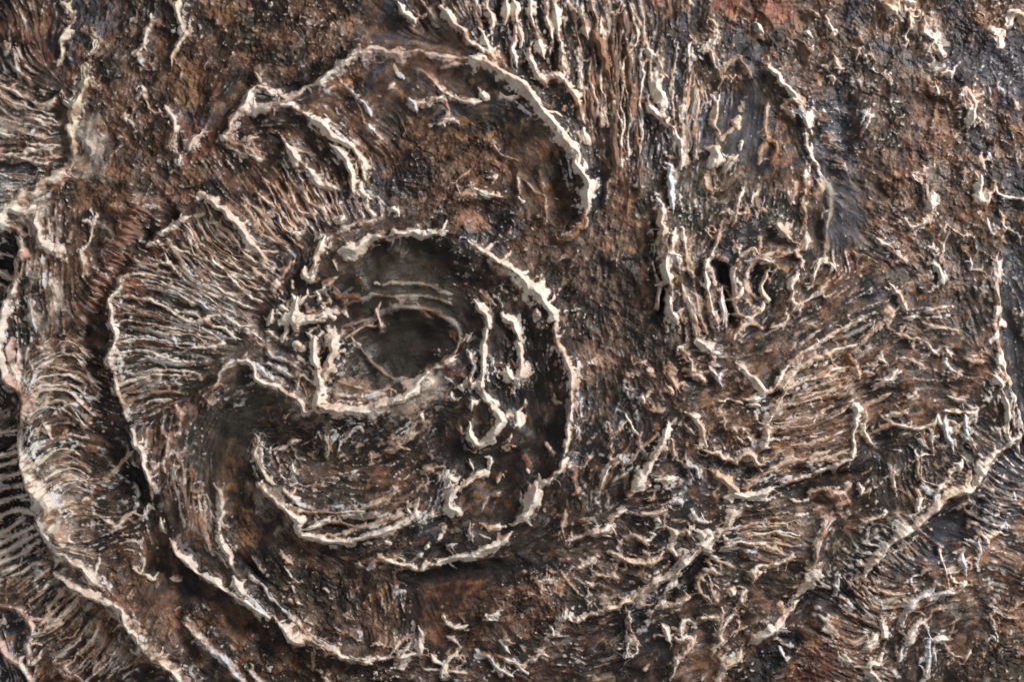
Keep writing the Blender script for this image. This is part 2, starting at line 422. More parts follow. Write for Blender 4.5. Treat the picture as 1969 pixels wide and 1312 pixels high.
RIDGES = """
# crescent
C6 430,267 441,241 453,221 473,194 485,174 500,167 530,176
c6 500,167 528,175 553,186 576,176 601,163 616,156
C7 616,156 636,141 654,126 674,116 694,106
p9 694,106 724,93 750,103 770,108
p6 770,108 800,100 825,104 850,109 885,113 910,116
C10 910,116 933,123 951,133 973,143 991,156 1014,174 1026,194 1044,214 1064,236 1084,254 1094,282 1107,297 1114,319
C11 1107,300 1115,322 1122,343 1130,358 1128,378 1130,393 1127,413
o8 1127,400 1119,434 1102,451 1079,461 1067,451
C8 848,13 863,28 875,45 893,60
c8 893,60 906,78 936,98 956,118
C5 765,0 777,20 797,38
t5 797,38 825,23
g6 825,23 845,43 870,60
c6 458,279 473,269 493,262
c8 488,219 508,211 531,204 551,201 576,216 601,229
C8 601,229 621,239 641,257 662,272 677,284
c5 677,284 689,304 699,325 705,350
C8 636,277 652,294 662,309 669,327 677,343 679,361 677,381
C10 551,277 564,294 576,309
c7 576,309 599,325 611,346 634,358 659,366
p4 430,262 445,276 458,279 480,290 500,305
c8 478,300 500,306 508,300
w8 762,141 775,151
w9 788,190 800,199 802,210
c4 742,176 750,168 757,161
C9 712,245 720,255 728,264
t5 699,234 706,240 714,247
w5 669,171 684,186 702,201 714,221
c4 815,136 835,156 850,179 868,189 886,196 911,199 926,194
C9 926,181 934,188
c3 926,181 918,164
c5 850,186 838,192 825,199 815,206
t3 850,179 860,214 863,231 843,244
c4 843,244 863,232 880,236
c3 964,174 971,184 1001,186
p7 850,128 875,123 890,128
t3 941,264 956,279 971,299 996,312
t4 883,378 908,373 931,371 943,376
c5 913,363 931,371 943,376 966,376
c3 996,330 996,343 999,373
C5 996,380 1001,388
c5 948,351 956,338
t3 900,330 880,350 885,378
t3 1040,350 1046,380 1050,400 1045,430
t3 1015,350 1030,370 1050,382
# top drips
t4 916,0 918,25 923,45 926,55
C5 928,65 938,86
c4 938,86 956,101 964,111
C7 936,5 941,23 948,40 943,55
C7 974,0 974,20 971,43
C6 986,0 991,25 994,45 1001,73 1001,88
C5 989,48 989,73 984,93 991,108 994,128
C8 1021,0 1021,23
C4 1021,23 1024,40
t6 1024,40 1029,65 1037,80
C6 1037,78 1039,86 1049,108
c5 1021,83 1020,106
C6 1020,110 1026,123 1034,143 1052,151 1067,148 1082,158 1097,171 1109,186
c6 1109,186 1117,216 1125,236
c6 1047,0 1052,33 1059,60 1057,101
c7 1064,0 1069,30
C9 1069,33 1072,50
c6 1072,50 1074,75
C7 1074,75 1079,101 1079,126
c5 1079,126 1087,151
c6 1114,15 1122,43 1130,73
c4 1087,0 1107,20
t4 1135,0 1145,30 1150,60
c4 1155,25 1157,60
o9 1147,65 1160,101 1172,148
c3 1187,214 1195,252 1195,282
C8 1122,247 1130,269
t6 1157,206 1167,226
t5 1140,180 1150,210 1158,240
b5 1130,175 1138,205 1145,235
b6 1175,60 1182,110 1188,160
b6 1200,20 1206,80 1212,150 1214,230
b6 1170,170 1178,220 1182,280 1186,330
b6 1225,260 1228,310 1230,370
# eye
C9 652,484 672,479 694,471 714,461 737,456 765,451 800,446 823,439
c9 800,452 838,449 858,446
C5 647,449 672,439 692,429
c5 692,429 717,421 732,416
c7 700,476 730,470
C5 748,411 756,404 768,406 770,414 758,417
c11 901,464 926,481 951,499
c12 951,499 976,514 1001,529 1021,549
C17 1030,560 1041,572
C14 1044,582 1054,592 1064,600
t6 1067,610 1067,620 1067,652
c6 1067,640 1077,664 1089,691
C7 1089,691 1097,716 1097,742
c6 1097,742 1099,777
C7 1099,777 1098,807
c6 1098,807 1094,837 1087,872
C8 1089,885 1072,913 1047,928 1026,945
C9 1030,940 1024,965 1014,981 1008,992
C8 1011,985 991,1012
C8 986,1027 964,1042 936,1057 911,1068
C6 911,1068 883,1073 850,1080 825,1085
C7 825,1085 812,1094 795,1092
C6 911,576 923,595 936,610 938,630
C5 938,630 933,652 931,656 930,689 928,719 926,742
c6 926,742 938,762 953,777
c4 953,777 958,797
C9 958,797 966,809 956,822 941,842
C8 941,842 921,857 908,840 903,814
b6 930,760 945,785 952,810
C9 941,885 938,902
C8 930,908 918,913
C6 918,913 901,928 878,943 868,958 865,975 880,983
C4 905,885 910,905
C4 868,935 866,920 876,926 883,918
C6 966,607 986,620 991,637 999,657
C6 994,656 999,676 1001,706
C8 1001,706 997,722 986,727 976,719
C4 976,719 974,701
C4 904,721 906,739 923,734
C4 900,680 908,700
C6 976,865 984,858 991,857
c4 984,832 978,865
C8 606,656 609,689 616,726 616,757
C9 616,757 614,779 626,784 652,782
C7 652,782 677,789 702,789
C9 702,789 725,782 760,769
C10 715,795 735,785
C8 760,769 777,762 800,752
p10 777,735 800,739
C8 800,739 820,721
c9 820,721 843,706 865,696
c5 865,696 883,684
c4 727,802 722,810
C6 634,656 637,681 629,711 619,744
C5 569,749 581,726 596,729 606,735
C6 574,769 591,789 609,787
w4 581,740 590,765 600,780
w4 596,740 604,765
w8 645,760 680,765 710,762 735,757
w5 650,772 690,777
C5 463,694 480,696 488,711 493,729 513,739 531,739
c6 531,739 551,754 569,764
w6 495,705 510,720 525,730
w5 506,701 526,704 551,716 569,731
w6 511,664 521,679 536,691 551,696
c4 400,748 413,742 425,716 448,704 463,694
w4 425,716 440,700 455,696
g3 679,656 689,671 707,691 727,709 752,724 777,729
t4 652,735 672,742 702,749 727,752 752,744
t3 667,652 684,637 702,630 722,627
g2 659,627 688,620 717,615
P8 722,600 728,612 730,625
g3 740,547 765,542 800,544 833,554 868,567
g3 655,585 700,575 717,567 750,572 772,567 800,570
g3 800,580 815,600 833,612
g3 800,570 840,575 870,585
r8 868,640 875,655
C5 898,655 905,640
# central knobs
C6 624,456 614,479 604,499
C6 604,499 606,519 596,534 584,527 586,514
C8 526,557 534,548
C7 561,536 560,546
t8 541,534 552,520 560,505
C7 611,575 606,560
C7 525,596 521,608 516,625
c5 538,603 548,610
C4 571,567 569,592 564,606
C9 564,612 574,622
C8 574,622 591,612 609,617 621,610
c8 621,605 639,600
C9 555,632 545,648
c5 511,637 525,645 536,650
c6 614,650 620,640
C8 647,650 640,643
c5 629,630 632,645
C7 491,647 502,652
c4 619,542 637,539 649,532
t8 664,577 655,565
c6 722,544 732,546
r6 640,548 650,560
C8 570,658 582,668
y5 640,500 650,520
t5 618,590 625,600
r6 650,570 690,575
# left fan and ribs
c8 284,469 297,466
c9 314,449 335,436 352,421 367,414
C6 388,413 392,416
C5 234,537 236,547 226,564 214,582 221,600
C5 221,600 220,620 228,640 226,658 224,666
C6 224,666 211,694 219,711
y5 219,711 224,731 231,757 239,782 247,809
C7 254,827 264,852 277,877
C6 277,877 287,903 289,928
c7 289,928 294,958
C10 287,975 295,980
c4 309,997 312,1020 318,1028
C6 325,1037 342,1062 360,1083 377,1100 400,1115
C5 400,1115 415,1123 435,1138 455,1151
C5 455,1151 475,1156 496,1171 516,1188
C9 536,1196 551,1213 574,1234
c7 574,1230 599,1229 621,1241 647,1251
c6 647,1251 667,1264 702,1269
c4 702,1269 740,1266 765,1264
c7 765,1264 800,1259 810,1259
C5 812,1255 810,1234 808,1206
y4 460,1158 483,1173 501,1191
c6 410,933 425,958 423,980
c5 428,985 418,1007 425,1035
C6 425,1035 438,1065 445,1085
C8 450,1108 458,1125 468,1140
w6 475,1145 495,1160 512,1178
w3 475,1108 506,1130 536,1163 561,1191
w4 561,1191 589,1216 619,1229 645,1245
c3 234,537 272,529 302,531 335,537
t3 289,514 317,509 350,514
c3 242,549 272,551 302,554 340,562 365,580 380,590
c4 226,567 267,570 302,582 330,595 347,607
c5 347,607 370,620 385,615 400,612
t3 330,479 320,488 307,499
t3 297,470 330,474
c3 221,684 239,676 284,676 309,684 335,694
c4 347,679 372,671 400,669 430,660
w3 300,690 330,700 360,705
C9 372,386 400,381
C9 400,386 420,401 443,416 463,431
C7 463,431 473,451 488,469
c8 488,469 501,484 513,502
c4 400,431 425,436 448,451 465,476 483,499 496,509
c7 493,371 511,386 526,401
C4 536,416 543,436 558,449 576,449
c4 400,484 415,504 438,527 458,554 483,572 503,582
t3 433,489 455,514 475,537 496,554
t3 463,502 491,519 511,542
g3 400,517 415,544 433,570 458,595 483,620
g3 400,547 425,575 450,600
c3 400,607 430,612 460,627 485,630
p4 511,348 536,366 548,391 564,416 574,429
p4 551,353 561,378 576,403 601,411
p4 581,376 601,393 626,408
C6 640,420 652,426 660,420
t4 468,373 478,391 501,411 513,434 533,464 551,474
w3 511,454 533,469 551,478
C8 692,366 702,376
c5 702,376 709,398 717,416
c3 689,388 699,414
c3 722,378 732,414
g3 560,345 575,365 590,372
p3 525,352 545,395 560,428
t4 470,395 490,425 510,455
g3 350,440 380,460 410,490 440,530
g3 345,470 380,490 410,525
g3 320,480 360,500 390,530 420,570
g3 335,550 370,562 400,580
g3 240,600 290,605 340,620 390,640
g3 245,625 300,640 350,655
b4 240,650 290,658 340,660
g3 240,720 280,715 320,712
g3 250,745 290,738 320,735
g3 255,770 285,764
p8 340,779 345,800 345,817
C6 337,837 345,834
c3 309,817 314,830 320,836
c3 312,892 325,875 333,870
c3 299,905 306,893 315,892 319,910 326,912
t5 325,840 320,870 312,892
t4 340,870 345,890
t4 405,767 400,774 408,776 412,767
# inner crescent
y5 488,837 496,850 486,870 496,890
y5 496,890 508,908 521,925 531,930
c8 501,933 516,950 536,968 551,981
C5 551,981 576,1000
C8 576,1003 574,1020 583,1028
C6 583,1028 609,1032 639,1040 672,1040
C6 672,1040 702,1035 727,1025 752,1015 777,1000 800,985
c4 800,985 803,970 805,958
C6 586,1017 614,1010
C5 614,1010 625,1000 634,1000
c4 561,980 590,985 620,983 652,987 702,984
t3 650,992 690,998 730,990
t4 677,986 714,975 740,963 765,940
t4 640,1005 690,1012 740,1000 775,985
w5 560,960 585,975 610,980
c4 545,940 560,955 575,965
t5 548,804 560,790
o6 560,935 575,942
w2 571,928 584,935 614,935 626,923 652,925
w3 667,920 675,908 689,903
C4 564,892 568,905 575,913
c3 551,857 565,850 576,847
c3 626,837 630,855 626,882
t3 714,870 712,892
t4 740,870 757,865 777,847 800,832
t5 690,820 695,830
w3 640,850 655,835
t3 655,850 668,840 675,830
w3 655,850 650,870
# left rim
C14 3,434 12,418 25,405 45,408 65,400
c12 15,403 38,383 65,368 83,353
c12 83,353 108,343 126,336 141,338
c9 75,411 78,441 86,469
C8 86,475 106,484
c5 106,484 126,499
w4 83,489 86,519 87,554
w5 60,567 68,605 73,640
w4 58,500 56,530
w7 172,405 180,415
c4 190,415 180,435 170,460 155,483
y4 155,483 160,510 158,530
t7 5,436 30,444 52,456
t7 35,455 45,469 45,484
p9 45,484 30,514 33,537
c10 33,537 28,567 13,580
C9 13,580 15,600 8,630 5,655 3,671
p9 25,650 20,680 22,710
C9 3,671 8,696 15,729
p12 15,729 30,744 45,767 48,792
y9 48,792 40,817 35,842
c10 35,842 40,865 48,892
c14 48,892 58,928 75,945
C18 75,945 82,970 90,997
C14 90,997 96,1017 111,1042 126,1052
w10 100,940 110,970 118,1000 130,1035
c8 83,1068 106,1055
c12 106,1055 136,1075 164,1095 186,1115
c6 186,1115 214,1133
C8 106,1103 126,1115 151,1130 171,1143 196,1158 226,1166
c11 226,1166 242,1183 254,1213 267,1234 284,1254
C9 282,1258 296,1258
c11 284,1254 314,1279 335,1299 352,1312 375,1330
C8 325,1303 345,1300
t3 196,1161 211,1183 236,1203
c7 355,1203 377,1223 400,1241
w8 400,1246 425,1266 445,1289 465,1312 480,1335
w7 473,1291 500,1309 520,1325
C3 -40,492 0,489 25,494
C4 -40,525 0,522 20,539
c6 -30,545 0,547 10,552
C4 -40,835 0,832 30,829
C4 -40,882 0,877 20,872 35,870
C3 -40,905 0,897 25,890 38,877
C3 -40,925 0,918 48,908
C3 -40,952 0,943 53,930
C4 -40,975 0,965 60,950
C5 -30,1015 0,997 25,982 50,984 70,990
C3 -30,1040 0,1027 50,997
C4 -30,1060 0,1047 28,1032 75,1010
C4 -30,1080 0,1068 38,1045 83,1025
C4 -30,1095 0,1085 28,1073 50,1060 80,1042
C3 0,1105 38,1088
c4 13,1113 45,1098 65,1083 93,1080
c4 63,1120 80,1103 101,1090
c4 50,1163 75,1143 96,1123 108,1113
c4 88,1176 108,1148 131,1123
c4 75,1203 111,1166 151,1135
C5 63,1221 83,1213 113,1191 138,1163 161,1143
c3 216,1218 228,1207 239,1206
c6 -20,1160 0,1163 25,1168 45,1178 63,1203 60,1229
c5 60,1229 53,1246 60,1276 78,1254
p8 -10,1220 0,1236 15,1261 38,1279
c8 38,1279 55,1304 70,1330
c5 10,1191 0,1206
y5 136,0 128,13
y5 128,13 141,33 131,58
Y6 131,60 118,78
y5 118,78 121,98 111,128
y7 164,128 168,150
y9 181,146 164,171
y9 164,171 156,196 145,210
y8 145,210 138,221 133,247
y7 133,247 141,269 143,297
c4 164,108 181,101 189,80
c6 174,65 186,80
c4 292,23 289,58
c6 289,58 272,88 262,101
w5 262,101 274,121
y5 345,-5 345,0 337,23 352,45
C9 352,50 360,60
y4 360,63 345,83 335,108 330,131
c4 319,201 332,226 335,247
c6 335,247 327,272 327,289
C5 387,254 372,272
C4 372,272 360,292
C4 347,299 342,314
w7 158,285 166,275 175,285 172,300
C5 264,188 272,180
c4 272,160 278,185
w10 8,86 13,100
w7 25,90 28,110 35,130
w5 35,130 45,145
c6 52,148 58,160
c6 75,172 85,178
c5 118,171 131,194 146,206
c5 65,196 88,201 116,184
c4 0,164 25,172 45,184
c5 -30,300 0,294 35,297 60,289 106,282
c4 -30,300 20,299 50,307 83,314 101,309
c4 -20,250 0,254 35,262
w4 -20,340 0,335 38,348
g4 0,345 25,355
c3 70,230 95,245
c5 63,328 85,331
c4 250,230 258,250
c4 240,215 246,240
w4 185,250 195,260
c5 80,817 93,830
c4 93,830 102,845 108,847
c4 96,804 111,792 120,788
t3 88,774 95,762 101,764
w4 125,782 150,780
y5 116,842 136,837
w4 136,837 171,845
w3 131,865 145,858 165,860
y6 120,835 128,828
t4 189,925 214,908 236,882 257,865
y3 214,744 226,757
o6 165,812 178,802
c6 206,1005 212,1010
C5 217,1015 228,1008
c4 228,1008 242,997 257,985
y6 252,1090 277,1103
y5 277,1103 297,1118
c4 297,1118 302,1105
y4 274,1095 279,1070
c4 325,1118 345,1120
w4 60,700 70,720 62,750
w3 50,760 60,745 75,730
y5 70,668 80,672
# leaf left wall
t4 1225,30 1235,48 1245,96
c5 1245,96 1258,108 1270,133 1272,145
C7 1270,146 1260,161 1263,175 1272,188
c6 1245,191 1248,211
C7 1248,213 1265,226 1285,242
c7 1285,242 1298,252 1306,272
c7 1306,272 1311,302 1308,327
c4 1278,191 1280,209 1272,214
W5 1286,328 1288,353 1291,383 1293,406
W7 1260,378 1268,406
C8 1268,406 1270,424 1268,454
c9 1268,454 1273,489 1275,514
C8 1275,514 1280,534 1273,545
C5 1273,545 1260,549
c6 1296,439 1293,469 1301,499
w7 1301,499 1306,529
C6 1280,557 1286,580 1293,605
C6 1293,605 1301,627
c5 1313,441 1318,479
t5 1318,479 1323,519 1333,534
C5 1277,490 1311,494
t6 1308,605 1310,615
C5 1286,620 1283,616
t4 1310,550 1318,575
t5 1325,560 1340,575 1345,600
c4 1321,572 1330,590 1338,617
t4 1338,617 1343,647
# leaf
C6 1479,128 1492,146 1504,164
C7 1504,164 1522,181
t7 1522,181 1537,196 1545,219
C13 1549,232 1550,240
c5 1547,254 1550,279 1557,299
c4 1557,299 1572,314 1580,325
g4 1587,338 1594,371 1592,403
g4 1592,403 1585,441 1587,466 1582,484
c6 1545,328 1545,353 1547,373
t5 1540,393 1550,413 1542,439
t13 1578,348 1580,362
C7 1552,464 1550,480
t6 1552,464 1537,474
P9 1528,484 1533,492
P7 1545,499 1540,515
C6 1535,527 1522,554 1519,577
C5 1519,577 1527,587
c4 1535,582 1537,607
c5 1527,587 1519,600 1507,617 1479,630
c6 1508,588 1512,605
c5 1582,502 1570,522 1562,547
t6 1570,559 1580,555 1592,549
c4 1582,502 1600,507 1603,520
c5 1575,500 1588,500
c5 1384,141 1389,153 1381,171
C5 1381,191 1376,216
c5 1376,216 1374,242 1381,262
t4 1381,262 1386,272
t4 1384,141 1395,125 1409,111
w4 1409,111 1419,113 1434,126
t5 1434,126 1442,143
C5 1416,141 1409,156
t6 1426,196 1424,214
T8 1420,225 1414,236
t3 1386,272 1395,262 1406,252 1414,240
C12 1374,290 1378,300
c5 1374,300 1361,322
C6 1426,274 1420,288
C5 1416,299 1401,317 1389,330
t4 1474,201 1469,226 1472,264
t4 1472,264 1462,284 1457,317
o4 1472,272 1489,274 1489,294 1477,317
c5 1328,70 1341,83
c5 1361,96 1376,75 1381,50
y6 1381,50 1361,28
c4 1361,96 1376,121 1384,141
t5 1504,206 1525,226
C10 1552,322 1552,328
c3 1311,196 1306,221
w7 1275,292 1280,290
w5 1280,310 1286,320 1290,330
y5 1325,0 1335,10
t8 1356,338 1361,361 1381,361
c5 1426,361 1419,383
t4 1419,383 1414,411 1409,436
t4 1391,429 1381,446
c5 1381,446 1376,469
c4 1376,469 1364,489
C4 1364,489 1353,514 1356,549
C4 1356,549 1364,580 1371,605 1376,627
w4 1394,547 1386,570 1389,600 1386,627
c4 1434,529 1442,512 1462,499 1484,504 1494,514
T4 1484,514 1477,524 1472,537
C4 1472,537 1467,552 1479,575
t4 1434,529 1439,557 1454,570 1474,572
t4 1484,504 1502,491 1525,486
t5 1462,499 1480,488 1500,478
c3 1414,471 1424,491 1434,486 1452,479 1462,492
t3 1436,398 1434,429
t3 1464,459 1462,488
c4 1442,388 1454,368
w4 1464,353 1460,345
c3 1396,575 1419,572 1426,555
w4 1442,615 1419,605 1399,605
c3 1442,615 1467,595 1472,580
c5 1442,615 1426,630 1409,650
t5 1452,625 1464,632
T6 1492,434 1507,449
c4 1507,449 1527,466
c4 1512,363 1516,380
t3 1519,388 1527,365 1525,352
t4 1450,420 1460,405
c4 1395,410 1381,416
t4 1355,440 1375,447
t4 1340,600 1360,640
# right wing
T4 1477,804 1497,774 1517,747
T4 1517,747 1535,737 1557,729 1600,724
T6 1504,747 1522,724 1540,704
T6 1540,704 1560,694 1590,682
c5 1590,682 1607,671 1652,661
c4 1467,754 1484,747 1499,724
c4 1499,724 1512,706 1527,689 1552,671 1582,656 1619,630 1670,607
t18 1702,602 1714,606
g4 1600,655 1640,640 1680,625
t3 1482,830 1512,814 1547,804 1592,797
b4 1482,809 1514,799 1552,789 1600,777
t4 1469,880 1497,870 1532,857 1565,850 1600,840
T4 1426,940 1442,928 1467,915 1489,900
t5 1489,900 1519,887 1552,880 1600,867
C5 1411,953 1431,955 1467,948 1487,940
C9 1497,938 1503,934
p5 1504,930 1540,920
c5 1540,920 1570,910 1607,900
c5 1607,900 1634,885
c5 1569,729 1602,714 1627,704
t4 1560,745 1600,735 1640,725
t4 1540,765 1580,755 1625,745
b4 1530,780 1580,768 1640,760
b4 1500,850 1550,835 1600,822 1640,812
b4 1520,865 1570,858 1630,850
b4 1500,835 1550,820 1610,805
t4 1550,890 1600,880 1640,870
C5 1640,786 1649,784 1647,812
c5 1647,812 1642,842
c6 1642,842 1642,875 1637,885
o8 1634,689 1649,706
T8 1649,706 1652,729
t4 1649,706 1670,704 1687,694
c4 1687,694 1707,704
c5 1677,742 1707,729 1725,711
t4 1662,779 1665,804 1660,820
y4 1660,820 1670,845 1682,860
t4 1662,779 1695,767 1710,755
c5 1705,799 1730,794 1743,787
t4 1697,802 1712,814
t4 1712,814 1690,827 1672,838
c3 1712,814 1745,820 1778,821
y3 1778,821 1795,814 1800,800
w4 1788,827 1790,847 1798,877
w5 1816,802 1818,827 1828,847 1836,867
c3 1811,794 1846,794 1873,794
w3 1873,794 1876,817
w4 1853,799 1858,837
w4 1858,837 1876,865
c6 1914,671 1921,684
C8 1921,680 1917,696
t5 1911,729 1900,720
C7 1911,729 1921,739 1919,750
C5 1926,757 1934,782
C5 1934,782 1936,807
c5 1936,807 1936,827 1944,845
c3 1924,699 1944,739 1951,767
c3 1951,767 1946,782 1949,827
C6 1966,835 1941,852
c8 1941,852 1921,867 1904,882
C8 1904,882 1883,900
C11 1880,905 1878,925
C8 1878,935 1858,943 1846,945
T6 1846,945 1821,955 1795,973
C8 1795,973 1788,985 1768,1000
C9 1768,1000 1745,1017 1720,1035
C9 1720,1035 1695,1055 1677,1075
C9 1677,1075 1667,1088 1652,1085
c9 1667,1092 1665,1108
t8 1665,1108 1650,1128
T10 1863,910 1861,930
C5 1848,882 1841,900
C6 1836,905 1828,915
c5 1826,923 1803,935
w7 1803,935 1788,965
w11 1770,935 1780,945
C5 1770,960 1755,980
p5 1660,720 1680,720
c4 1820,760 1840,770 1855,765
w5 1790,672 1800,685
w6 1813,690 1818,705
c4 1812,665 1825,690
t4 1830,830 1850,815
t4 1740,690 1760,700 1775,705
c5 1745,760 1758,758
t5 1830,725 1845,715
t4 1855,690 1870,700 1890,698
t4 1880,675 1900,680
t5 1590,940 1610,955 1640,930
c10 1600,955 1625,948
p10 1610,975 1630,965
C6 1652,930 1655,950
t4 1760,880 1765,910 1772,930
t4 1710,900 1715,930 1720,950
c5 1909,492 1919,509
C6 1919,509 1919,527
t5 1919,527 1911,544
t4 1911,544 1914,570 1921,592
C6 1920,590 1923,596
t5 1921,596 1919,612
C8 1926,625 1933,630
c7 1909,627 1916,640
c8 1900,655 1912,648
t4 1813,499 1805,510
C7 1805,514 1808,529
C6 1808,529 1813,544
w5 1868,494 1868,519
t4 1733,419 1753,436
c4 1753,436 1775,426 1776,418
t3 1826,436 1818,469 1813,499
c3 1826,436 1851,456
C8 1785,388 1790,401
c6 1790,401 1803,410
t3 1780,351 1780,373 1785,388
C10 1755,338 1765,345
c4 1685,459 1710,476
t4 1710,476 1730,494 1745,505
c4 1788,471 1805,484
C6 1883,336 1881,361
c6 1881,361 1881,378 1893,388
c6 1893,388 1909,373 1911,356
c4 1919,373 1941,381 1969,383 2000,385
c4 1911,350 1919,373
t4 1921,403 1929,431
C7 1925,428 1934,436
g4 1934,436 1959,451 1965,470
c6 1710,547 1730,572
c6 1730,572 1743,605
C9 1745,614 1755,612
C4 1775,602 1803,595 1823,590
t4 1780,625 1800,630 1840,640
c5 1795,632 1820,640
t4 1720,640 1750,650 1780,655
# top right
p8 1778,33 1780,63
C9 1780,63 1797,78
C8 1797,80 1783,96
C7 1811,141 1833,136 1836,128
c4 1803,86 1813,111
c5 1795,112 1793,118
b13 1787,162 1793,168
c4 1800,155 1802,170 1798,182
C9 1846,181 1858,178
P10 1858,178 1868,201
C7 1868,205 1866,226 1858,244
t9 1850,190 1855,215
t8 1843,257 1835,265
p6 1888,294 1893,325
c3 1881,221 1896,236
C9 1939,45 1944,28 1956,25
c7 1956,25 1969,38 1990,45
C8 1905,55 1912,60
C6 1919,70 1924,88
c5 1594,45 1607,63
p6 1605,105 1610,122 1625,128
p6 1645,112 1648,98 1640,90
c5 1672,211 1668,225
t4 1668,225 1665,239 1655,264
c6 1695,143 1715,161
c6 1592,148 1604,150 1604,161
y20 1705,10 1720,20
y8 1748,20 1752,35 1745,60
C7 1742,0 1758,0
t6 1668,100 1678,115
p8 1655,70 1660,80
t5 1770,40 1775,20
p7 1740,85 1745,78
c6 1590,30 1595,38
c5 1885,20 1895,25
o7 1945,245 1965,255
p6 1875,330 1880,345
c4 1953,190 1960,210
b6 1570,215 1600,225
c5 1560,20 1572,28
c4 1450,40 1470,60
b7 1540,80 1555,100
c6 1555,95 1562,85
c6 1545,60 1560,70
c6 1585,125 1595,130
b7 1400,30 1420,45
b8 1420,10 1445,25
b7 1465,25 1485,45
# lower mid
C6 1283,812 1275,842
C7 1275,842 1260,882 1250,900
C7 1250,900 1233,920
C8 1233,920 1215,945
c4 1200,982 1172,1002
C6 1165,1010 1162,1017
C6 1162,1017 1140,1025
c4 1140,1025 1114,1035 1089,1042
t5 1084,982 1082,1027
c4 1291,847 1296,872 1293,885
C7 1230,767 1236,777
c6 1303,671 1300,680
t5 1318,664 1303,671
C9 1341,656 1356,671
c9 1356,671 1374,689
C6 1326,694 1328,714
c8 1328,714 1341,726
C7 1345,732 1351,737
w5 1361,701 1374,721 1386,742
c6 1416,699 1431,711
c5 1431,711 1447,731
C6 1447,731 1464,752
C5 1426,767 1459,769
Y6 1434,779 1459,779
C5 1381,772 1390,773
C4 1405,770 1411,772 1425,779
c7 1316,792 1341,802
c6 1341,802 1341,814 1349,842
C7 1349,842 1358,855
w4 1318,817 1331,835
t5 1370,790 1385,795
C6 1479,802 1472,812
c6 1472,812 1474,830
C6 1474,830 1469,855
t5 1469,855 1454,870
C6 1450,795 1455,808
w7 1462,815 1470,818
w7 1450,850 1455,860
c5 1351,862 1384,872
C7 1384,872 1394,882
c4 1394,882 1416,890
T5 1416,890 1431,877 1447,880
T6 1447,880 1457,895 1467,890 1467,880
t5 1353,900 1376,915
T6 1376,915 1396,928
T6 1396,928 1414,945
o14 1372,950 1376,958
C9 1395,960 1405,955
W5 1318,892 1338,903 1343,920
C6 1263,925 1283,925 1301,918
w5 1258,935 1268,935
t5 1389,820 1392,826
T5 1406,825 1416,833
C4 1420,842 1426,848
T4 1428,826 1431,834
C4 1440,842 1442,846
t3 1200,903 1225,875 1248,850 1263,830
c3 1203,797 1215,822 1228,838
t4 1205,720 1220,725
t5 1285,700 1290,715
t4 1245,715 1258,712
c4 1250,755 1240,765
c4 1280,735 1290,750 1292,762
t5 1300,740 1310,735
p4 1220,700 1240,698
t3 1248,790 1275,792
t4 1285,720 1300,745
w3 1320,900 1335,925
# lower right
T6 1409,985 1396,1012 1379,1032
C10 1375,1035 1356,1045
c8 1356,1045 1331,1060
C6 1331,1060 1318,1078
C9 1318,1080 1308,1100 1300,1107
C8 1300,1107 1286,1113 1260,1128
T7 1260,1128 1230,1148
T6 1230,1148 1200,1163 1170,1171
t6 1170,1171 1147,1183
c5 1147,1183 1112,1191
w5 1100,1186 1110,1192
C8 1290,1115 1297,1120
T5 1200,1078 1225,1085 1250,1080
T5 1250,1080 1268,1070 1275,1060
t4 1238,1085 1235,1103
T8 1280,1012 1296,1025
c7 1296,1025 1318,1022 1323,1030
t3 1220,1030 1238,1042 1248,1055
C9 1346,1028 1350,1032
c9 1394,1030 1400,1040
T5 1220,992 1250,987 1283,980
C6 1260,1000 1262,1003
c6 1252,1025 1258,1027
w4 1350,985 1355,1000
c4 1330,980 1343,1000
c5 1285,1055 1295,1065
c8 1296,1060 1300,1068
c5 1447,1098 1454,1088 1472,1088
c6 1472,1088 1487,1090 1507,1080
c5 1507,1080 1525,1075
c4 1472,1088 1472,1102
c5 1447,1098 1449,1123
C4 1457,1107 1460,1104
w4 1409,990 1425,985
t4 1440,1015 1470,1013 1500,1010
o4 1420,1028 1445,1028
t4 1450,1060 1480,1055 1510,1070
b5 1400,1045 1440,1050 1490,1065
b5 1420,1060 1460,1072 1490,1085
t4 1360,1070 1390,1085 1420,1095
c8 1360,1100 1380,1105
c5 1590,1002 1587,1020
t5 1587,1020 1575,1047 1567,1083
C9 1572,1100 1565,1112
C7 1565,1112 1557,1118
C6 1557,1118 1542,1130
t4 1525,1132 1542,1130
g4 1570,1095 1590,1085
C8 1509,1188 1499,1203
C9 1499,1203 1477,1211
C7 1477,1211 1457,1229
T8 1450,1233 1442,1241
c4 1525,1178 1530,1165 1537,1161
t8 1500,1165 1508,1175
T6 1424,1254 1416,1274
T6 1416,1274 1396,1286
t7 1396,1286 1381,1307 1375,1330
c5 1436,1140 1426,1163 1434,1173
c3 1419,1173 1396,1196
c4 1396,1196 1381,1218 1386,1234
c4 1386,1234 1374,1254 1368,1268
c5 1326,1153 1306,1161
t5 1306,1161 1283,1163
c5 1366,1188 1381,1188 1389,1180 1386,1172
c4 1366,1188 1350,1192 1340,1200
p7 1338,1226 1330,1240
p5 1330,1240 1320,1258
p6 1320,1258 1303,1271
c5 1303,1271 1296,1296 1290,1312
c4 1275,1201 1283,1229 1291,1241
C5 1300,1230 1308,1234 1318,1228
c4 1308,1225 1311,1201 1325,1195
t3 1265,1225 1283,1229
c5 1210,1234 1225,1238
c4 1225,1238 1225,1256 1200,1266
c4 1210,1234 1210,1250
p6 1205,1180 1210,1200
p6 1210,1205 1218,1222
c5 1402,1143 1410,1138 1415,1146 1408,1152
c5 1240,1290 1250,1282
w5 1255,1135 1265,1145
c4 1280,1160 1285,1170
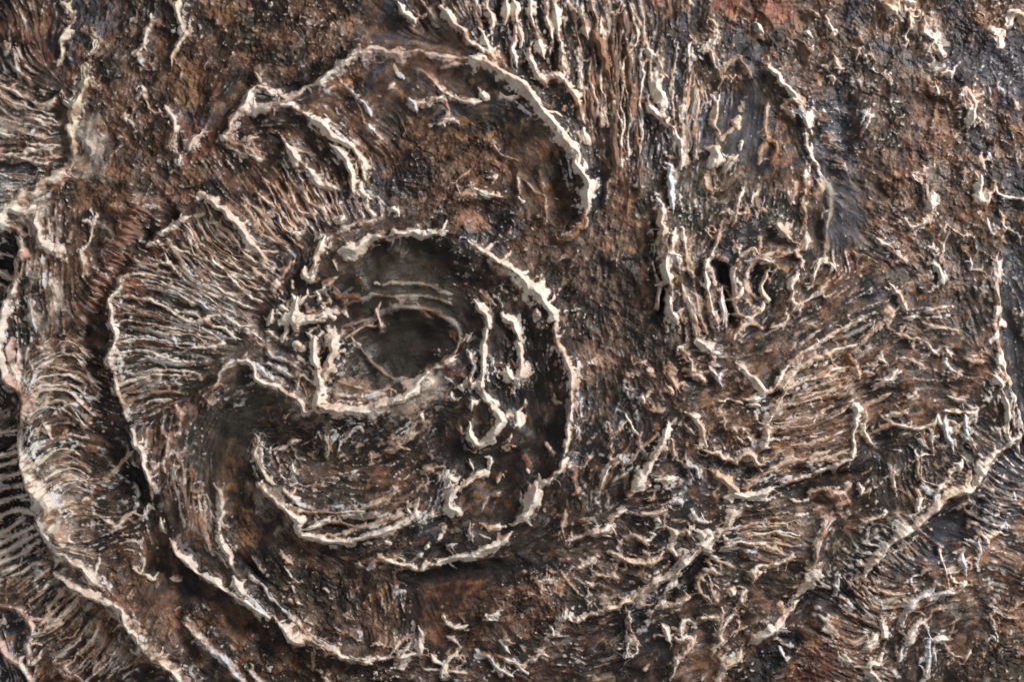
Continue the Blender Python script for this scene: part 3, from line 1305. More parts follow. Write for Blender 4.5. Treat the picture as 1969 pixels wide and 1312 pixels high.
c5 1318,1135 1326,1145
w4 1290,1130 1305,1125
t3 1365,1120 1370,1150 1380,1165
t3 1350,1140 1365,1160
c4 1300,1115 1280,1145
p5 1418,1195 1422,1200
c5 1403,1225 1410,1218
w4 1500,1250 1510,1265
g3 1500,1240 1530,1250
w9 1730,1211 1740,1188
W8 1740,1188 1755,1161
W10 1755,1161 1780,1146
w9 1780,1146 1803,1128
w6 1750,1178 1783,1156
W7 1783,1156 1821,1138
c8 1821,1138 1843,1130 1856,1120
C8 1743,1239 1746,1233
C6 1746,1230 1758,1218 1778,1198
c6 1778,1198 1790,1181 1816,1171
w3 1783,1203 1788,1231 1800,1236
C4 1800,1236 1815,1232 1826,1231
w4 1788,1231 1785,1264
w5 1785,1264 1780,1296 1772,1315
w4 1797,1250 1795,1280
w3 1775,1265 1768,1278
c3 1808,1050 1816,1083
c3 1816,1083 1823,1108 1826,1130
W5 1856,1065 1851,1088
w4 1851,1088 1858,1108
c3 1820,1105 1840,1100 1855,1092
c3 1775,1110 1780,1100 1790,1098
c3 1755,1125 1762,1140
c4 1875,1085 1882,1095
w4 1880,1040 1885,1060 1875,1070
c3 1830,1100 1835,1115 1850,1118
c6 1901,1045 1906,1035
c5 1906,1035 1926,1027 1935,1030
C5 1890,1030 1901,1045
w4 1940,1000 1943,1020
c5 1705,1186 1697,1203
C5 1697,1203 1700,1224
c4 1700,1224 1695,1235
C5 1682,1226 1672,1240 1660,1249
C5 1700,1259 1692,1279
C6 1692,1279 1675,1279 1670,1292
C6 1670,1292 1685,1305 1690,1320
W5 1733,1254 1727,1274
w6 1715,1290 1722,1300
t6 1594,1005 1600,990
c7 1652,997 1665,1003
c4 1665,1003 1687,1000
C5 1702,987 1697,998
C7 1750,990 1756,985
c4 1871,1254 1862,1270 1858,1284
w4 1906,1226 1921,1236
w3 1914,1176 1936,1188 1959,1188
c4 1905,1190 1918,1175
c3 1830,1205 1850,1195
w6 1628,1165 1635,1175
o5 1610,1148 1630,1158
c6 1625,1260 1635,1275
t8 1635,1115 1650,1105
w6 1608,1110 1620,1115
t3 1670,1130 1700,1140 1740,1150
t3 1665,1150 1690,1165 1720,1170
t3 1630,1230 1645,1245
g3 1680,1110 1690,1135
g3 1720,1030 1735,1050
g3 1735,1020 1760,1045
g3 1745,1010 1775,1030
g3 1705,1050 1725,1065
g3 1700,1065 1720,1085
# bottom mid
C3 828,1261 838,1274 855,1278
C4 855,1278 866,1266 875,1259
C4 848,1307 852,1290 855,1278
c3 813,1291 835,1292 850,1290
c4 888,1281 886,1271 870,1262
c3 860,1290 880,1298 895,1300
w4 911,1261 930,1262 941,1266
w4 941,1266 951,1281
c4 951,1281 974,1296 985,1305
c3 953,1261 986,1276
c3 986,1276 1014,1299
w4 961,1236 974,1254 980,1260
t5 968,1235 990,1240
c5 1014,1274 1039,1261 1054,1264
C5 936,1178 946,1186
c5 946,1186 964,1173
C6 853,1188 857,1192
c4 857,1192 863,1203 883,1208 900,1203
C5 1059,1206 1062,1221
t4 1050,1220 1072,1222
c4 1036,1118 1064,1118
t4 1064,1118 1072,1133 1075,1150
t4 1044,1125 1044,1140
t4 1055,1130 1060,1140
t5 1046,1148 1050,1155
t3 1079,1098 1087,1113
t3 1087,1113 1099,1130 1114,1148
C5 1097,1188 1110,1195
c4 1132,1083 1145,1065
c5 1100,1092 1112,1093
c4 1112,1093 1132,1083
T4 1172,1065 1200,1075
t4 1182,1055 1197,1037
t5 1142,1105 1165,1112 1185,1113
c4 1120,1125 1150,1125
T7 1190,1165 1172,1171
t3 1075,1180 1080,1190
c4 1085,1185 1090,1165
t4 921,1005 941,1015
C6 960,1016 974,1015
c5 941,1015 960,1016
w3 901,1020 905,1005
w4 901,1020 908,1042
w2 916,1027 946,1037
C5 842,1040 847,1030
C5 820,1055 825,1050
c3 850,1020 860,1008
C7 868,984 880,982
C6 832,990 835,988
w5 800,1075 815,1065
w4 860,1055 880,1050
c4 679,1085 702,1093
w5 710,1098 725,1092
c4 727,1068 745,1080
C4 745,1080 762,1083 797,1090
C6 740,1042 746,1044
c4 702,1045 712,1050
C5 555,1153 560,1157
c4 565,1155 579,1168
c3 649,1211 658,1216 667,1211
w5 688,1216 692,1224
C5 757,1226 762,1229
c4 752,1259 762,1245 772,1234
c4 775,1255 790,1240
t4 772,1234 797,1218
w5 765,1142 778,1138
w5 620,1135 628,1140
w5 560,1130 566,1140
w3 545,1090 560,1110 575,1125
t3 540,1060 560,1085
c4 620,1300 640,1310
c4 590,1285 600,1290
c4 720,1240 738,1240
c4 860,1225 880,1240
w3 660,1180 680,1190
w5 1275,970 1310,960
c3 1245,960 1260,955
w4 1290,955 1310,970
# inner right
t5 1016,719 1024,715
c5 870,767 877,772 888,764
C4 908,772 906,792
c3 908,775 918,772
C5 891,747 886,740
w5 951,696 950,705
c4 1009,769 1006,784
C5 993,798 991,806
c3 1006,784 993,798
w5 1107,817 1115,830 1108,845
w3 1114,800 1106,780
c3 1052,852 1064,877
t6 1130,892 1135,880 1125,885
t6 1065,770 1080,775
t3 1099,898 1108,920 1112,945
t5 1104,950 1112,945
c3 1152,945 1162,915 1182,895
o5 1182,895 1195,880
t3 1170,817 1177,840
o7 1175,860 1180,870
r8 1012,885 1018,895
C4 1012,905 1016,912
c4 960,910 955,930
w4 945,960 965,950
w3 925,985 935,960
w3 1000,945 1005,975
c4 1112,730 1107,745
w4 1200,745 1215,755
C5 808,801 812,806
w3 855,725 868,735
c4 845,945 870,935
t4 812,935 825,925
t3 810,910 830,905
c4 965,615 990,625
c5 925,560 935,570
t5 935,572 955,585
c3 1130,700 1150,695
w4 1115,770 1120,800
# ribbed band beside the coil
Q5 256,394 272,400 288,414
Q5 249,403 264,410 278,420
Q6 241,416 258,423 272,434
Q5 231,428 248,436 262,446
Q5 226,436 244,446 268,450
Q5 218,451 234,458 254,466
Q5 211,464 224,468 240,480
Q4 206,471 220,478 234,488
Q4 203,479 218,486 232,494
Q4 198,489 212,496 226,502
Q5 193,499 206,506 222,512
Q5 191,514 204,518 220,524
Q5 186,526 198,532 214,540
Q5 178,539 192,544 206,550
Q4 173,549 186,556 202,562
Q4 173,562 186,566 198,572
Q4 168,572 180,578 192,586
Q4 165,584 176,590 188,598
# scuffed pale washes
z24 98,900 112,950 125,1000 148,1045
z16 30,690 48,735 62,780
z18 62,820 66,860 80,905
z13 235,560 232,600 233,650 232,700 240,760
z10 250,600 252,680
z9 645,764 680,768 712,764 735,757
z9 588,745 598,772
z12 500,708 525,728 550,745
z13 30,400 60,390 100,370
z12 95,450 105,480
z12 145,1070 180,1100 215,1130
z12 230,1170 255,1205 285,1245
z12 300,1265 330,1292
z12 410,1258 440,1285
z9 470,1140 500,1168 520,1185
z10 505,935 530,958 560,975
z11 1278,420 1276,470 1282,520
z9 1300,255 1310,300
z10 1375,290 1400,310
z14 1760,1165 1800,1140 1840,1125
z10 1755,1215 1790,1185
z10 20,120 40,150
z14 10,260 60,270
z12 150,150 148,200 138,250
z9 470,390 500,450
z9 440,410 480,470
z9 300,580 340,600 380,615
z9 300,680 340,690
z10 800,450 740,460 690,475
z9 640,245 670,280
z8 1050,230 1090,275
z9 120,850 150,850
z9 110,930 150,920
z12 160,1010 200,1000
# fuller lip under the eye
C11 640,780 680,788 715,787 745,776
C10 745,776 775,765 800,748
C9 640,655 636,690 626,730
C11 612,760 616,780 640,782
c10 1036,566 1050,588
# inner oval of the eye
g4 700,628 735,604 785,592 835,600 872,625 884,655
t3 884,655 872,685 845,700
c8 560,560 575,575 590,565
c6 585,585 600,600 618,598
C6 545,590 556,596
c6 640,560 652,566
C5 590,640 600,655
c6 660,600 668,610
C6 575,690 588,700
c5 540,575 550,580
w8 560,700 585,715
c7 595,705 605,715
C6 625,600 640,612
y4 628,570 632,585
c18 62,905 78,950
c22 96,965 110,1005 128,1040
c14 27,700 37,740
c14 150,1085 185,1112
c12 245,1195 270,1235
"""
# ------------------------------------------------------------------ read the plan
def grid_of(text, cols, rows, fn):
    lines = [l.replace(' ', '') for l in text.strip().splitlines()]
    assert len(lines) == rows and all(len(l) == cols for l in lines), [len(l) for l in lines]
    return np.array([[fn(ch) for ch in l] for l in lines], np.float32)

def upsample(cells, px, py):      # cells: rows x cols (x ch) looked up at plan positions px, py with soft edges
    r, c = cells.shape[:2]
    u = np.clip(px / PW * c - 0.5, 0, c - 1.001)
    v = np.clip(py / PH * r - 0.5, 0, r - 1.001)
    i, j = u.astype(np.int32), v.astype(np.int32)
    f, g = smooth(0.15, 0.85, u - i)[..., None], smooth(0.15, 0.85, v - j)[..., None]
    return (cells[j, i] * (1 - f) + cells[j, i + 1] * f) * (1 - g) + (cells[j + 1, i] * (1 - f) + cells[j + 1, i + 1] * f) * g

strokes = []
for ln in RIDGES.strip().splitlines():
    if ln.startswith('#'): continue
    a = ln.split()
    pts = np.array([[float(q) for q in p.split(',')] for p in a[1:]])
    strokes.append((a[0][0], float(a[0][1:]), pts))

def curve(pts, step):             # Catmull-Rom through the points
    if len(pts) == 1: pts = np.array([pts[0], pts[0] + 1])
    p = np.vstack([2 * pts[0] - pts[1], pts, 2 * pts[-1] - pts[-2]])
    out = []
    for i in range(1, len(p) - 2):
        n = max(2, int(np.hypot(*(p[i + 1] - p[i])) / step))
        t = np.linspace(0, 1, n, endpoint=False)[:, None]
        out.append(0.5 * (2 * p[i] + (p[i + 1] - p[i - 1]) * t + (2 * p[i - 1] - 5 * p[i] + 4 * p[i + 1] - p[i + 2]) * t**2
                          + (3 * p[i] - p[i - 1] - 3 * p[i + 1] + p[i + 2]) * t**3))
    out.append(pts[-1:])
    return np.vstack(out)

def along(pts, u):
    d = np.r_[0, np.cumsum(np.hypot(*np.diff(pts, axis=0).T))]
    return np.array([np.interp(u * d[-1], d, pts[:, 0]), np.interp(u * d[-1], d, pts[:, 1])])
r_ = np.random.default_rng(77)
for ln in PLEATS.strip().splitlines():
    a, p = ln.split(':')
    n, w, codes, bend = a.split()
    e0, e1 = (np.array([[float(q_) for q_ in e.split(',')] for e in side.split()]) for side in p.split('|'))
    for u in (np.arange(int(n)) + 0.5) / int(n):
        u0, u1 = np.clip(u + r_.normal() * 0.012, 0, 1), np.clip(u + r_.normal() * 0.02, 0, 1)
        A, B = along(e0, u0), along(e1, u1)
        f0, f1 = r_.uniform(0, .06), r_.uniform(.75, 1.0)
        if r_.random() < .25: f0, f1 = r_.uniform(.2, .5), r_.uniform(.75, 1)
        per = np.array([-(B - A)[1], (B - A)[0]])
        wob = float(bend) * (1 + 0.3 * r_.normal())
        pts = np.array([A + (B - A) * f + per * (wob * math.sin(math.pi * f) + 0.012 * r_.normal()) for f in np.linspace(f0, f1, 6)])
        strokes.append((str(r_.choice(list(codes))), float(w) * r_.uniform(.7, 1.45), pts))

# ------------------------------------------------------------------ brush direction field (double angle)
q = 8
fgx, fgy = np.meshgrid(gx[::q], gy[::q])
fc, fs = np.full(fgx.shape, 1e-6), np.zeros(fgx.shape)
def lay_flow(pts, reach, weight):
    c = curve(pts, reach * 0.4)
    for k in range(len(c) - 1):
        m, d = (c[k] + c[k + 1]) / 2, c[k + 1] - c[k]
        a = 2 * math.atan2(d[1], d[0])
        w = weight * np.exp(-((fgx - m[0]) ** 2 + (fgy - m[1]) ** 2) / (reach * reach))
        fc[:] += w * math.cos(a); fs[:] += w * math.sin(a)
for ln in FLOW.strip().splitlines():
    r, p = ln.split(':')
    lay_flow(np.array([[float(q_) for q_ in s.split(',')] for s in p.split()]), float(r), 1.0)
for code, w, pts in strokes:
    if len(pts) > 2: lay_flow(pts, 26, 0.5)
fcu = resample(fc, np.arange(NY) / q, np.arange(NX) / q)
fsu = resample(fs, np.arange(NY) / q, np.arange(NX) / q)
theta = 0.5 * np.arctan2(fsu, fcu) + 0.18 * noise(40, 901) + 0.12 * noise(14, 902)
DX, DY = np.cos(theta).astype(np.float32), np.sin(theta).astype(np.float32)

def lic(src, length, step, q=1):  # smear a noise along the brush direction
    a, dx, dy = (np.ascontiguousarray(v[::q, ::q], dtype=np.float32).ravel() for v in (src, DX, DY))
    ny, nx = src[::q, ::q].shape
    st = np.float32(step / (S * q))
    acc = a.copy()
    jj, ii = np.meshgrid(np.arange(ny, dtype=np.float32) + .5, np.arange(nx, dtype=np.float32) + .5, indexing='ij')
    for sgn in (1, -1):
        px, py, vx, vy = ii.ravel(), jj.ravel(), dx * np.float32(sgn), dy * np.float32(sgn)
        for k in range(int(length / step)):
            px = np.clip(px + vx * st, 0, nx - .5); py = np.clip(py + vy * st, 0, ny - .5)
            ix = py.astype(np.int32) * nx + px.astype(np.int32)
            acc += a[ix]
            nxv, nyv = dx[ix], dy[ix]
            f = np.sign(nxv * vx + nyv * vy)
            vx, vy = nxv * f, nyv * f
    acc = acc.reshape(ny, nx)
    if q > 1:
        acc = resample(acc, np.arange(NY) / q, np.arange(NX) / q)
    return acc / acc.std()
comb_fine = np.clip(lic(noise(3.0, 31), 26, 3.0), -1.9, 1.9)
comb_wide = np.clip(lic(noise(7.0, 32), 45, 5.0, 2), -1.7, 1.7)
dabA = lic(noise(5.5, 35), 10, 2.5)
dabC = lic(noise(10, 37), 14, 4.0, 2)
dabB = lic(noise(4.2, 36), 7.5, 2.5)
wrinkle = lic(noise(11.0, 33), 34, 5.0, 2)
wrinkle2 = lic(noise(6.5, 34), 20, 4.0, 2)

# ------------------------------------------------------------------ surface handling weights
wx = GX + 22 * noise(60, 41) + 9 * noise(18, 42)
wy = GY + 22 * noise(60, 43) + 9 * noise(18, 44)
tex = {}
for ch in 'chvpn':
    tex[ch] = upsample(grid_of(TEXMAP, 20, 16, lambda a: [1.0 if a == ch else 0.0]), wx, wy)[..., 0]

# ------------------------------------------------------------------ raised paint: ridges, drips, knobs
# threads of paint pulled from one crest across to the next
r_ = np.random.default_rng(5)
nodes = [(k, p) for k, (c, w, pts) in enumerate(strokes) for p in np.vstack([curve(pts, 16)])]
nk = np.array([a for a, _ in nodes]); npos = np.array([b for _, b in nodes])
drawn = len(strokes)
made = set()
for a in r_.permutation(len(nodes))[:2600]:
    x, y = npos[a]
    if not (-30 < x < PW + 30 and -30 < y < PH + 30): continue
    gi, gj = int((x - X0) / S), int((y - Y0) / S)
    tw = {ch: tex[ch][gj, gi] for ch in 'chvpn'}
    if r_.random() > 0.85 * tw['v'] + 0.35 * tw['h'] + 0.28 * tw['c'] + 0.15 * tw['p'] + 0.06 * tw['n']: continue
    d = np.hypot(*(npos - npos[a]).T)
    near = np.flatnonzero((nk != nk[a]) & (d > 11) & (d < 62))
    if not len(near): continue
    b = near[np.argsort(d[near])[min(int(r_.exponential(2.0)), len(near) - 1)]]
    if (nk[a], nk[b]) in made: continue
    made.add((nk[a], nk[b])); made.add((nk[b], nk[a]))
    p, q_ = npos[a], npos[b]
    per = np.array([-(q_ - p)[1], (q_ - p)[0]])
    mid = (p + q_) / 2 + per * r_.normal() * 0.16 + r_.normal(size=2) * 2
    code = r_.choice(list('cttttwgggbbb'))
    strokes.append((str(code), float(r_.choice([1.2, 1.5, 2.0, 2.8])), np.array([p, mid, q_])))
# torn spurs along the crests, each part of the ridge it grows from
owner = list(range(len(strokes)))
for k in range(len(strokes)):
    code, w, pts = strokes[k]
    if w < 3.5 or code in 'zQ' or k >= drawn: continue
    c = curve(pts, 3.0)
    if len(c) < 6: continue
    tan = np.gradient(c, axis=0)
    s_ = r_.uniform(4, 14)
    while s_ < 3.0 * (len(c) - 2):
        i = int(s_ / 3.0)
        t_ = tan[i] / (np.hypot(*tan[i]) + 1e-6)
        sd_ = r_.choice([-1, 1])
        ang = sd_ * r_.uniform(.45, 1.35)
        d_ = np.array([t_[0] * math.cos(ang) - t_[1] * math.sin(ang), t_[0] * math.sin(ang) + t_[1] * math.cos(ang)]) * r_.choice([-1, 1])
        L_ = w * r_.uniform(0.9, 2.1) + r_.exponential(5)
        bend = np.array([-d_[1], d_[0]]) * r_.normal() * 0.22 * L_
        strokes.append((code.lower() if r_.random() < .6 else 't', w * r_.uniform(.22, .42) + .5, np.array([c[i], c[i] + d_ * L_ * .5 + bend, c[i] + d_ * L_])))
        owner.append(k)
        s_ += r_.uniform(6, 26) + 1.2 * w
owner = np.array(owner)
joined = []
tips = np.array([[pts[0], pts[-1]] for _, _, pts in strokes[:drawn]])
for k, (_, _, pts) in enumerate(strokes):
    if k >= drawn: joined.append((True, owner[k] == k)); continue
    o = np.delete(tips, k, 0).reshape(-1, 2)
    joined.append(tuple(bool(np.hypot(*(o - e).T).min() < 9) for e in (pts[0], pts[-1])))

ragx = GX + 1.3 * noise(8, 51) + 0.5 * noise(4, 52) + 2.4 * noise(21, 57)
ragy = GY + 1.3 * noise(8, 53) + 0.5 * noise(4, 54) + 2.4 * noise(21, 58)
calm = 1 - 0.7 * smooth(90, 50, GX) * smooth(380, 460, GY)
ragx, ragy = GX + (ragx - GX) * calm, GY + (ragy - GY) * calm
ridge_h = np.zeros((NY, NX), np.float32)      # height of raised paint
ridge_id = np.full((NY, NX), -1, np.int32)
ridge_t = np.full((NY, NX), 9.0, np.float32)  # 0 on the crest, 1 at the foot
ridge_halo = np.zeros((NY, NX), np.float32)   # pale paint dragged off the crest onto its surroundings
rough = np.exp(0.24 * noise(17, 55) + 0.18 * noise(8, 56) + 0.16 * noise(3.6, 59)).astype(np.float32)
rough2 = np.exp(0.55 * noise(11, 65) + 0.25 * noise(5, 66)).astype(np.float32) * 1.1
lumps = np.exp(0.18 * noise(14, 60) + 0.10 * noise(6, 63)).astype(np.float32)
FQ = 4                                        # the broad folds the crests run along, on a coarser grid
fx_, fy_ = ragx[::FQ, ::FQ], ragy[::FQ, ::FQ]
fold = np.zeros(fx_.shape, np.float32)
FS = S * FQ
for k, (code, w, pts) in enumerate(strokes):
    r = np.random.default_rng(1000 + k)
    c = curve(pts, 2.5)
    n = len(c)
    s = np.arange(n) * 2.5
    beads = sum(r.normal() * a * np.sin(s / l + r.random() * 7) for a, l in ((.13, 24), (.11, 13), (.07, 7)))
    beads = np.exp(1.25 * beads) - 1
    skew = r.uniform(-.42, .42)
    is_bold = code.isupper()
    halo = 1.0 if is_bold else 0.75
    small = s[-1] < 3.2 * w
    ends = np.minimum(s + (1e3 if joined[k][0] else 2.5), s[-1] - s + (1e3 if joined[k][1] else 2.5))
    taper = np.clip(ends / (2.2 * w + 4), 0.25, 1) ** 0.8
    if small: taper = np.maximum(taper, 0.62)
    rad = (w * (1.06 if is_bold else 0.92) + 1.1) * (1 + np.clip(beads, -.45, .7)) * taper
    hgt = (1.05 * w + 3.0) * (1.0 if is_bold else 0.72) * (0.6 + 0.4 * taper) * (1 + 0.5 * np.clip(beads, -.5, .6))
    hgt = np.minimum(hgt, 15 + 0.2 * hgt) * (0.6 if code in 'tgb' else 0.75 if code == 'Q' else 0.12 if code == 'z' else 1.0) * (0.65 if small else 1.0)
    ci = np.clip(((c - (X0, Y0)) / S).astype(int), 0, (NX - 1, NY - 1))
    if not is_bold: hgt = hgt * (1 - 0.55 * tex['n'][ci[:, 1], ci[:, 0]])
    if code == 'z': halo = 0.0
    nrm = np.gradient(c, axis=0); nrm = np.stack([-nrm[:, 1], nrm[:, 0]], 1)
    nrm /= np.hypot(nrm[:, 0], nrm[:, 1])[:, None] + 1e-6
    if w > 4:
        c = c + nrm * (0.17 * w * np.clip(np.minimum(s, s[-1] - s) / 12, 0, 1) * sum(r.normal() * np.sin(s / l + r.random() * 7) for l in (21, 10, 5)))[:, None]
    FL, FH = (9 + 1.5 * w), (0.85 * w + 3.0) * (1.3 if is_bold else 0.9) * (0.5 if small else 0.0 if code == 'z' else 1.0)
    for i in range(0, n, 2):
        M = FL * 2.6
        i0, i1 = max(int((c[i, 0] - M - X0) / FS), 0), min(int((c[i, 0] + M - X0) / FS) + 2, fold.shape[1])
        j0, j1 = max(int((c[i, 1] - M - Y0) / FS), 0), min(int((c[i, 1] + M - Y0) / FS) + 2, fold.shape[0])
        if i0 >= i1 or j0 >= j1: continue
        dx, dy = fx_[j0:j1, i0:i1] - c[i, 0], fy_[j0:j1, i0:i1] - c[i, 1]
        d = np.sqrt(dx * dx + dy * dy)
        side = np.clip((dx * nrm[i, 0] + dy * nrm[i, 1]) / FL, -1, 1)
        np.maximum(fold[j0:j1, i0:i1], FH * (0.4 + 0.6 * taper[i]) * (0.75 * np.exp(-d / FL * (1 + 1.5 * skew * side)) + 0.55 * np.exp(-d / (0.3 * FL + 2))), out=fold[j0:j1, i0:i1])
    for i in range(n):
        R = rad[i]
        M = R * 1.25 + 7 + 0.8 * w
        i0, i1 = int((c[i, 0] - M - X0) / S), int((c[i, 0] + M - X0) / S) + 2
        j0, j1 = int((c[i, 1] - M - Y0) / S), int((c[i, 1] + M - Y0) / S) + 2
        i0, j0, i1, j1 = max(i0, 0), max(j0, 0), min(i1, NX), min(j1, NY)
        if i0 >= i1 or j0 >= j1: continue
        dx, dy = ragx[j0:j1, i0:i1] - c[i, 0], ragy[j0:j1, i0:i1] - c[i, 1]
        t = np.sqrt(dx * dx + dy * dy) / R * (rough2 if small else rough)[j0:j1, i0:i1]
        t = t * (1 + skew * np.clip((dx * nrm[i, 0] + dy * nrm[i, 1]) / R, -1, 1))
        h = hgt[i] * np.clip(1 - np.sqrt(t * t + 0.012), 0, 1) ** 1.1 * lumps[j0:j1, i0:i1]
        hl = ridge_halo[j0:j1, i0:i1]
        np.maximum(hl, np.float32(halo * taper[i]) * np.exp(-np.maximum(t - .7, 0) * R / (6.5 + 0.9 * w)).astype(np.float32), out=hl)
        win = h > ridge_h[j0:j1, i0:i1]
        ridge_h[j0:j1, i0:i1] = np.where(win, h, ridge_h[j0:j1, i0:i1])
        ridge_id[j0:j1, i0:i1] = np.where(win, k, ridge_id[j0:j1, i0:i1])
        ridge_t[j0:j1, i0:i1] = np.where(win, t, ridge_t[j0:j1, i0:i1])
fold = resample(fold, np.arange(NY) / FQ, np.arange(NX) / FQ)

# ------------------------------------------------------------------ ground relief
ground = 5.0 * fbm(150, 61, 3) + 3.0 * noise(34, 62) + 1.2 * noise(17, 64)
for ln in SWELL.strip().splitlines():
    x, y, rx, ry, a, h = map(float, ln.split())
    ca, sa = math.cos(math.radians(a)), math.sin(math.radians(a))
    u, v = ((wx - x) * ca + (wy - y) * sa) / rx, (-(wx - x) * sa + (wy - y) * ca) / ry
    ground += 1.25 * h * np.exp(-(u * u + v * v) ** 1.8)
ground += 1.45 * fold

bank = np.zeros(fx_.shape, np.float32)
for ln in BANKS.strip().splitlines():
    a, p = ln.split(':')
    bh, reach, drop, side = map(float, a.split())
    c = curve(np.array([[float(q_) for q_ in e.split(',')] for e in p.split()]), 5.0)
    tan = np.gradient(c, axis=0); tan /= np.hypot(*tan.T)[:, None]
    best, sd = np.full(fx_.shape, 1e9, np.float32), np.zeros(fx_.shape, np.float32)
    end = np.zeros(fx_.shape, np.float32)
    for i in range(len(c)):
        M = reach * 3
        i0, i1 = max(int((c[i, 0] - M - X0) / FS), 0), min(int((c[i, 0] + M - X0) / FS) + 2, best.shape[1])
        j0, j1 = max(int((c[i, 1] - M - Y0) / FS), 0), min(int((c[i, 1] + M - Y0) / FS) + 2, best.shape[0])
        if i0 >= i1 or j0 >= j1: continue
        dx, dy = fx_[j0:j1, i0:i1] - c[i, 0], fy_[j0:j1, i0:i1] - c[i, 1]
        d = np.hypot(dx, dy)
        win = d < best[j0:j1, i0:i1]
        best[j0:j1, i0:i1] = np.where(win, d, best[j0:j1, i0:i1])
        sd[j0:j1, i0:i1] = np.where(win, np.clip((tan[i, 0] * dy - tan[i, 1] * dx) / np.maximum(d, 6), -1, 1), sd[j0:j1, i0:i1])
        end[j0:j1, i0:i1] = np.where(win, min(1.0, min(i, len(c) - 1 - i) / 12), end[j0:j1, i0:i1])
    up_side = smooth(-.35, .35, sd * side)
    bank += end * smooth(2.9, 1.6, best / reach) * (up_side * bh * np.exp(-best / reach) + (1 - up_side) * (bh * np.exp(-best / 9) - drop * (1 - np.exp(-best / 9)) * np.exp(-best / 30)))
ground += resample(bank, np.arange(NY) / FQ, np.arange(NX) / FQ)

# flakes: tilted plates with broken edges, two sizes
pw_x, pw_y = GX + 5 * noise(16, 71) + 2.5 * noise(6, 72), GY + 5 * noise(16, 73) + 2.5 * noise(6, 74)
ca, sa = np.cos(theta), np.sin(theta)
f1, f2, hA, dxa, dya = worley(pw_x, pw_y, 21.0, 81)
plateA = 3.4 * (hA[0] - .5) + 3.0 * ((hA[1] - .5) * dxa + (hA[2] - .5) * dya) * 2 - 1.5 * (1 - smooth(0.0, 0.16, f2 - f1))
f1b, f2b, hB, dxb, dyb = worley(pw_x + 2 * noise(5, 75), pw_y + 2 * noise(5, 76), 9.5, 82)
plateB = 1.5 * (hB[0] - .5) + 1.3 * ((hB[1] - .5) * dxb + (hB[2] - .5) * dyb) * 2 - 0.8 * (1 - smooth(0.0, 0.25, f2b - f1b))
steps_src = fbm(26, 85, 4, 0.6) * 2.6
terr = np.floor(steps_src) + smooth(0.55, 1.0, steps_src - np.floor(steps_src))
# wrinkles: sharp little crests that run with the brush and branch, and crumpled paint without direction
def crest(a, sharp=1.0):
    return np.clip(1 - np.abs(a) / sharp, 0, 1) ** 1.4
crumple = crest(noise(21, 107) + 0.45 * noise(9, 108), 1.0)
crumple2 = crest(noise(10.5, 110) + 0.4 * noise(5, 114), 1.0)
runs = crest(wrinkle * 0.75 + 0.25 * noise(9, 115), 0.9)
runs2 = crest(wrinkle2 * 0.75 + 0.2 * noise(6, 116), 0.9)
on1 = smooth(-.6, .5, noise(45, 99) + .4 * noise(16, 100))
web = 1.6 * runs * on1 + 1.8 * runs2 + 1.5 * crumple * (1.1 - on1) + 1.7 * crumple2 - 2.2
scab_src = fbm(64, 86, 5, 0.55) * 2.2
scab = np.floor(scab_src) + smooth(0.78, 1.0, scab_src - np.floor(scab_src))
flakes = 2.4 * (scab - scab.mean()) + 0.42 * plateA + 0.16 * plateB + 1.2 * (terr - terr.mean()) + 2.8 * crumple + 0.45 * crumple2 + 0.5 * runs2 + 1.6 * noise(26, 124) - 1.8
# pecks: short dabs lying across each other
peck = 0.25 * plateB + 0.8 * noise(7, 104, 12) + 0.8 * noise(14, 105, 6) + 1.1 * crumple2 + 1.2 * runs2 + 1.6 * crumple
combed = 0.8 * comb_fine * (0.5 + 0.5 * smooth(-.4, .6, noise(45, 106))) + 1.0 * comb_wide + 2.0 * runs2 + 2.0 * runs * on1 - 1.6
grain = 0.12 * noise(3.3, 111) + 0.40 * noise(6, 112)
cracks = (1 - smooth(0.0, 0.14, f2b - f1b)) * smooth(-.3, .4, noise(40, 119))
detail = (tex['c'] * (flakes * 0.95 - 0.9 * cracks) + tex['h'] * (combed + 0.30 * plateB) + tex['v'] * (web + 0.2 * plateB + 0.3 * comb_wide) + tex['p'] * (peck * 1.1 + 0.4 * flakes)
          + tex['n'] * (0.15 * comb_fine + 0.25 * plateB + 0.8 * noise(12, 113)) + grain * (0.5 + 0.5 * (1 - tex['n'])))
hairs = (0.40 - 0.25 * tex['n']) * comb_fine + 0.10 * noise(3, 120)
on_ridge = smooth(0.85, 0.40, ridge_t)
ridge_skin = 0.7 * noise(7, 121) + 0.35 * noise(3.2, 122) + 0.55 * comb_fine
busy = smooth(-.6, .8, fold / 2.5 - 1.2 + noise(26, 117) + 0.4 * noise(9, 118))   # quiet pockets lie between the crests
detail = detail * (1 - (0.62 * tex['v'] + 0.3 * tex['h']) * (1 - busy))
dabA = dabA * (1 - 0.75 * tex['c']) + 1.1 * dabC * 0.75 * tex['c']
loaded = smooth(0.35, 0.7, dabA)                # short loaded brush dabs with crisp edges
lean = smooth(-0.45, -0.8, dabA)
fresh = smooth(0.75, 1.1, dabB)
H = ground + (0.9 * loaded + 0.7 * fresh) * (1 - 0.8 * tex['n']) * (1 - 0.8 * on_ridge) + hairs + detail * (1 - 0.70 * on_ridge * np.clip(ridge_h / 3, 0, 1)) + ridge_h + ridge_skin * on_ridge * np.clip(ridge_h / 3, 0, 1)
H = np.clip(H, -58, 60).astype(np.float32)

